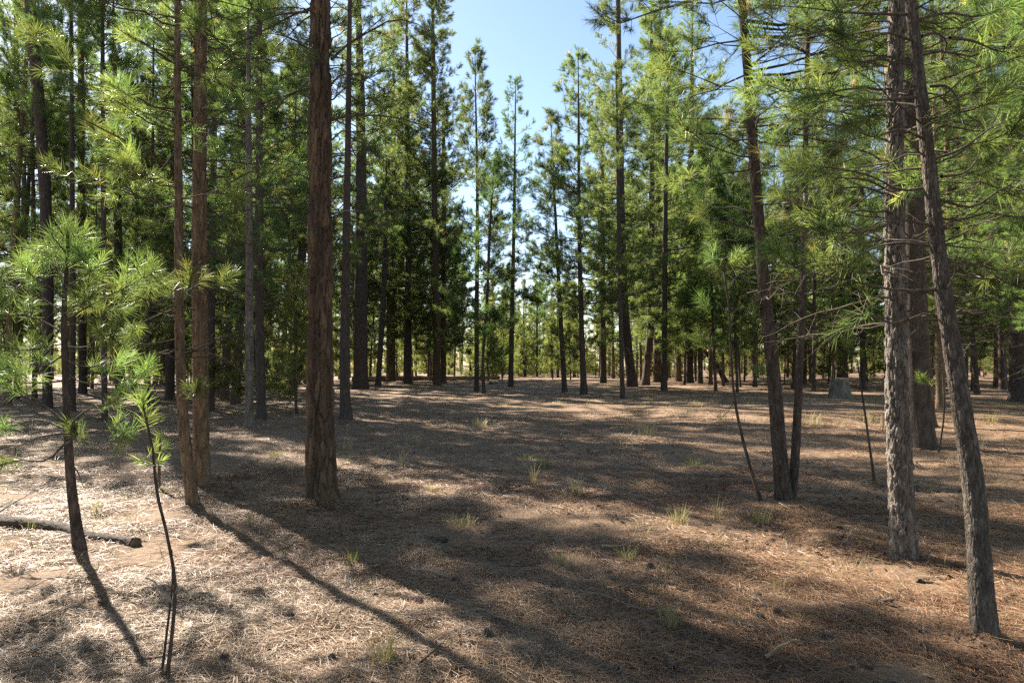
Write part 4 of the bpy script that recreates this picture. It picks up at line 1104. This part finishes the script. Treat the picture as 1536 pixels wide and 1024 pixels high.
def bark_flakes():
    rng = np.random.default_rng(33)
    A = Acc()
    n = 16000
    r = np.sqrt(rng.random(n) * (16 ** 2 - 2.8 ** 2) + 2.8 ** 2); a = rng.uniform(-.76, .76, n)
    x, y = r * np.sin(a), r * np.cos(a)
    near = np.zeros(n)
    for mx, my, mr in MOUNDS: near = np.maximum(near, np.exp(-((x - mx) ** 2 + (y - my) ** 2) / (3 * mr + .25) ** 2))
    k = noise3(x / 1.1, y / 1.1, 41.) + .7 * noise3(x / .3, y / .3, 43.) + 1.4 * near + rng.normal(0, .25, n) > .62
    x, y = x[k], y[k]; n = len(x)
    ang = rng.uniform(0, 2 * PI, n); l = rng.uniform(.008, .035, n); w = l * rng.uniform(.3, .8, n)
    d = np.stack([np.cos(ang), np.sin(ang), rng.normal(0, .25, n)], -1) * l[:, None]; e = np.stack([-np.sin(ang), np.cos(ang), rng.normal(0, .25, n)], -1) * w[:, None]
    c = np.stack([x, y, floor_z(x, y) + rng.uniform(.004, .022, n)], -1)
    up = np.array([0, 0, 1.]) * (l * .22)[:, None]
    V = np.stack([c - d - e * .6, c - d * .3 - e, c + d - e * .5, c + d * .8 + e * .7, c - d * .2 + e, c - d * 1.1 + e * .3, c + up], 1)
    q = (np.arange(n) * 7)[:, None]
    A.V.append(V.reshape(-1, 3)); A.T.append(np.repeat(rng.random(n), 7)); A.n += n * 7
    for i in range(6):
        A.F.append(q + [[i, (i + 1) % 6, 6]]); A.M.append(np.zeros(n, np.int32))
    o = A.build('bark_flakes', [tint_mat('bark_flake', [(0, (.03, .024, .02)), (.5, (.085, .058, .042)), (.85, (.17, .10, .065)), (1, (.30, .24, .19))], .85, .2)], smooth=False)
    tag(o, 'small dark bark flakes and cone scales strewn over the needles', 'forest debris', kind='stuff')
bark_flakes()

def twig_thing(px, py, ln, ang, r, label, group, seed, mat=None):
    rng = np.random.default_rng(seed)
    b = foot(px, py); b[2] = float(floor_z(b[0], b[1])) + r
    k = 12
    t = np.linspace(-.5, .5, k)
    P = np.stack([np.cos(ang) * ln * t, np.sin(ang) * ln * t, np.zeros(k)], -1)
    P[:, :2] += np.cumsum(rng.normal(0, ln * .018, (k, 2)), 0)
    P[:, 2] = floor_z(P[:, 0] + b[0], P[:, 1] + b[1]) - b[2] + r + .02 + ln * .06 * rng.random() * (t + .5)
    A = Acc(); N = []
    branch(A, N, P, r, rng, None, 0, .3, 3.5 / max(ln, .3), twig=ln * .35, seg=6, up=.1)
    o = A.build('fallen_twig', [mat or M_PALE], smooth=True); o.location = b
    tag(o, label, 'twig', group)
for i, (px, py, ln, ang, lab, m) in enumerate([
    (655, 985, .35, 1.2, 'forked dark twig at the bottom centre of the view', M_TWIG), (1270, 810, .5, .9, 'curved pale twig left of the pale scaly trunk foot', M_PALE),
    (645, 862, .4, -.7, 'thin pale twig in the foreground shade below centre', M_PALE), (940, 826, .45, .1, 'thick brown stick lying right of centre', M_CUT),
    (1175, 980, .25, .3, 'small pale chip of wood at the bottom right', M_CUT), (1005, 705, .7, -.5, 'pale broken stick in the shaded clearing, right of centre', M_PALE),
    (740, 925, .35, -.8, 'pale forked twig in the near shade', M_PALE), (385, 840, .3, 1.2, 'dark twig standing by the shadow of the left pair', M_TWIG),
    (1130, 905, .3, 1.9, 'short pale stick in the shade at right', M_PALE), (30, 800, .5, .2, 'dark twig beside the fallen log at far left', M_TWIG)]):
    twig_thing(px, py, ln, ang, .007 if m is not M_CUT else .014, lab, 'fallen twigs', 700 + i, m)
for i in range(60):
    px, py = rr.uniform(20, 1500), 600 + 400 * rr.random() ** 1.2
    twig_thing(px, py, rr.uniform(.15, .5), rr.uniform(0, PI), rr.uniform(.003, .006), 'thin dry twig lying among the fallen needles', 'small twigs on the forest floor', 800 + i, rr.choice([M_PALE, M_TWIG, M_TWIG]))

def cone_mesh():
    A = Acc(); rng = np.random.default_rng(3)
    H, W = .075, .028
    z = np.linspace(0, H, 8); R = W * .62 * np.sin(PI * np.linspace(.08, .94, 8)) ** .7
    V, F = tube(np.stack([z * 0, z * 0, z], -1), R, 10); A.add(V, F, 0, 0.1)
    for i in range(58):
        t = (i + .5) / 58; a = i * 2.399
        r = W * .6 * math.sin(PI * (.08 + .86 * t)) ** .7
        d = np.array([math.cos(a), math.sin(a), 0]); s = np.array([-math.sin(a), math.cos(a), 0])
        p = d * r + np.array([0, 0, H * t]); l = .020 * (1.1 - .5 * t); w = .008 * (1.15 - .5 * t)
        tip = p + d * l * .8 + np.array([0, 0, l * .45])
        V = [p - s * w * .4, p + s * w * .4, tip + s * w, tip - s * w, tip + d * .003 + [0, 0, -.006]]
        A.add(V, [[0, 1, 2], [0, 2, 3], [3, 2, 4]], 0, [.3, .3, .9, .9, .6])
    return A.mesh('pine_cone', [M_CONE], False)
CONE = cone_mesh()
cones = [(907, 866), (918, 880), (1133, 893), (972, 851), (922, 1005), (725, 957), (629, 914), (1160, 924), (160, 905), (1060, 990), (1330, 915), (440, 930), (560, 890), (820, 905), (1230, 960), (1390, 985), (330, 990), (690, 870), (1010, 1000), (500, 990)]
cones += [(rr.uniform(30, 1500), 690 + 320 * rr.random()) for _ in range(2)]
for i, (px, py) in enumerate(cones):
    o = bpy.data.objects.new('pine_cone', CONE); COL.objects.link(o)
    b = foot(px, py); o.location = (b[0], b[1], float(floor_z(b[0], b[1])) + .022)
    o.rotation_euler = (PI / 2 + rr.uniform(-.5, .5), rr.uniform(0, 6), rr.uniform(0, 6)); s = rr.uniform(.62, .95); o.scale = (s, s, s)
    tag(o, 'dark open pine cone lying on the fallen needles', 'pine cone', 'pine cones on the forest floor')

def clod(px, py, w, label, seed, mat, name, cat):
    b = foot(px, py); b[2] = float(floor_z(b[0], b[1]))
    rng = np.random.default_rng(seed)
    A = Acc()
    u = np.linspace(0, PI, 14); a = np.arange(26) / 26 * 2 * PI
    D = np.stack([np.sin(u)[:, None] * np.cos(a), np.sin(u)[:, None] * np.sin(a), np.cos(u)[:, None] + 0 * a], -1)
    rad = w * (1 + .5 * noise3(D[..., 0] * 1.6 + seed, D[..., 1] * 1.6, D[..., 2] * 1.6) + .25 * noise3(D[..., 0] * 5, D[..., 1] * 5 + seed, D[..., 2] * 5))
    V = D * rad[..., None] * np.array([1, .75, .42])
    i = np.arange(13)[:, None] * 26; j = np.arange(26)[None]; j2 = (j + 1) % 26
    A.add(V.reshape(-1, 3), np.stack([i + j, i + 26 + j, i + 26 + j2, i + j2], -1).reshape(-1, 4))
    o = A.build(name, [mat]); o.location = b
    tag(o, label, cat)
clod(652, 810, .10, 'dark lump of rotten wood in the near clearing below centre', 3, M_DARK, 'rotten_wood', 'wood lump')
clod(24, 760, .14, 'dark rotten wood lump behind the fallen log at far left', 8, M_DARK, 'rotten_wood', 'wood lump')
clod(1320, 912, .06, 'crumbling red brown rotten wood at right foreground', 5, M_RUST, 'rotten_wood', 'wood lump')

# dry brush along the far edge
def brush(px, py, h, n, label, seed):
    rng = np.random.default_rng(seed)
    b = foot(px, py)
    root = empty('dry_bush', b); tag(root, label, 'dry bush')
    A = Acc(); N = []
    for i in range(n):
        az = rng.uniform(0, 2 * PI)
        branch(A, N, limb_path([rng.normal(0, h * .25), rng.normal(0, h * .25), -.03], az, h * rng.uniform(.3, .8), rng.uniform(.5, 1.8), -.2, rng, 6, .25), .008, rng, None, 0, .15, 7, twig=h * .4, seg=4, up=.3)
    A.build('stems', [M_PALE], root)
for i, (px, py, h, l) in enumerate([(830, 578, 1.0, 'bare grey bush at the foot of the sky gap'), (655, 575, .8, 'bare dry bush behind the far log'), (1325, 575, 1.1, 'bare grey bush between the stump and the pale scaly trunk'),
                                    (1460, 562, 1.1, 'bare grey bush in the wood at far right'), (1115, 572, .7, 'low dry bush left of the forked pine foot'), (700, 566, .9, 'low dry bush near the slender spired pine')]):
    brush(px, py, h, 22, l, 900 + i)

# ------------------------------------------------------------------ light
EL, AZ = math.radians(36), math.radians(-41.5)
sd = Vector((math.sin(AZ) * math.cos(EL), math.cos(AZ) * math.cos(EL), math.sin(EL)))
sun_d = bpy.data.lights.new('sun', 'SUN'); sun_d.energy = 5.0; sun_d.angle = math.radians(0.55); sun_d.color = (1.0, 0.92, 0.79)
sun = bpy.data.objects.new('sun', sun_d); COL.objects.link(sun)
sun.rotation_euler = sd.to_track_quat('Z', 'Y').to_euler()

w = bpy.data.worlds.new('World'); SC.world = w; w.use_nodes = True
nt = w.node_tree
bg = nt.nodes['Background']
sky = nt.nodes.new('ShaderNodeTexSky'); sky.sky_type = 'NISHITA'; sky.sun_disc = False
sky.sun_elevation = EL; sky.sun_rotation = AZ
sky.air_density = 1.0; sky.dust_density = 0.35; sky.ozone_density = 1.0
nt.links.new(sky.outputs[0], bg.inputs[0]); bg.inputs[1].default_value = 0.06

SC.view_settings.view_transform = 'Standard'; SC.view_settings.look = 'None'
SC.view_settings.exposure = 2.0; SC.view_settings.gamma = 1
SC.cycles.use_denoising = False
SC.cycles.max_bounces = 10; SC.cycles.diffuse_bounces = 9; SC.cycles.glossy_bounces = 2; SC.cycles.transmission_bounces = 9
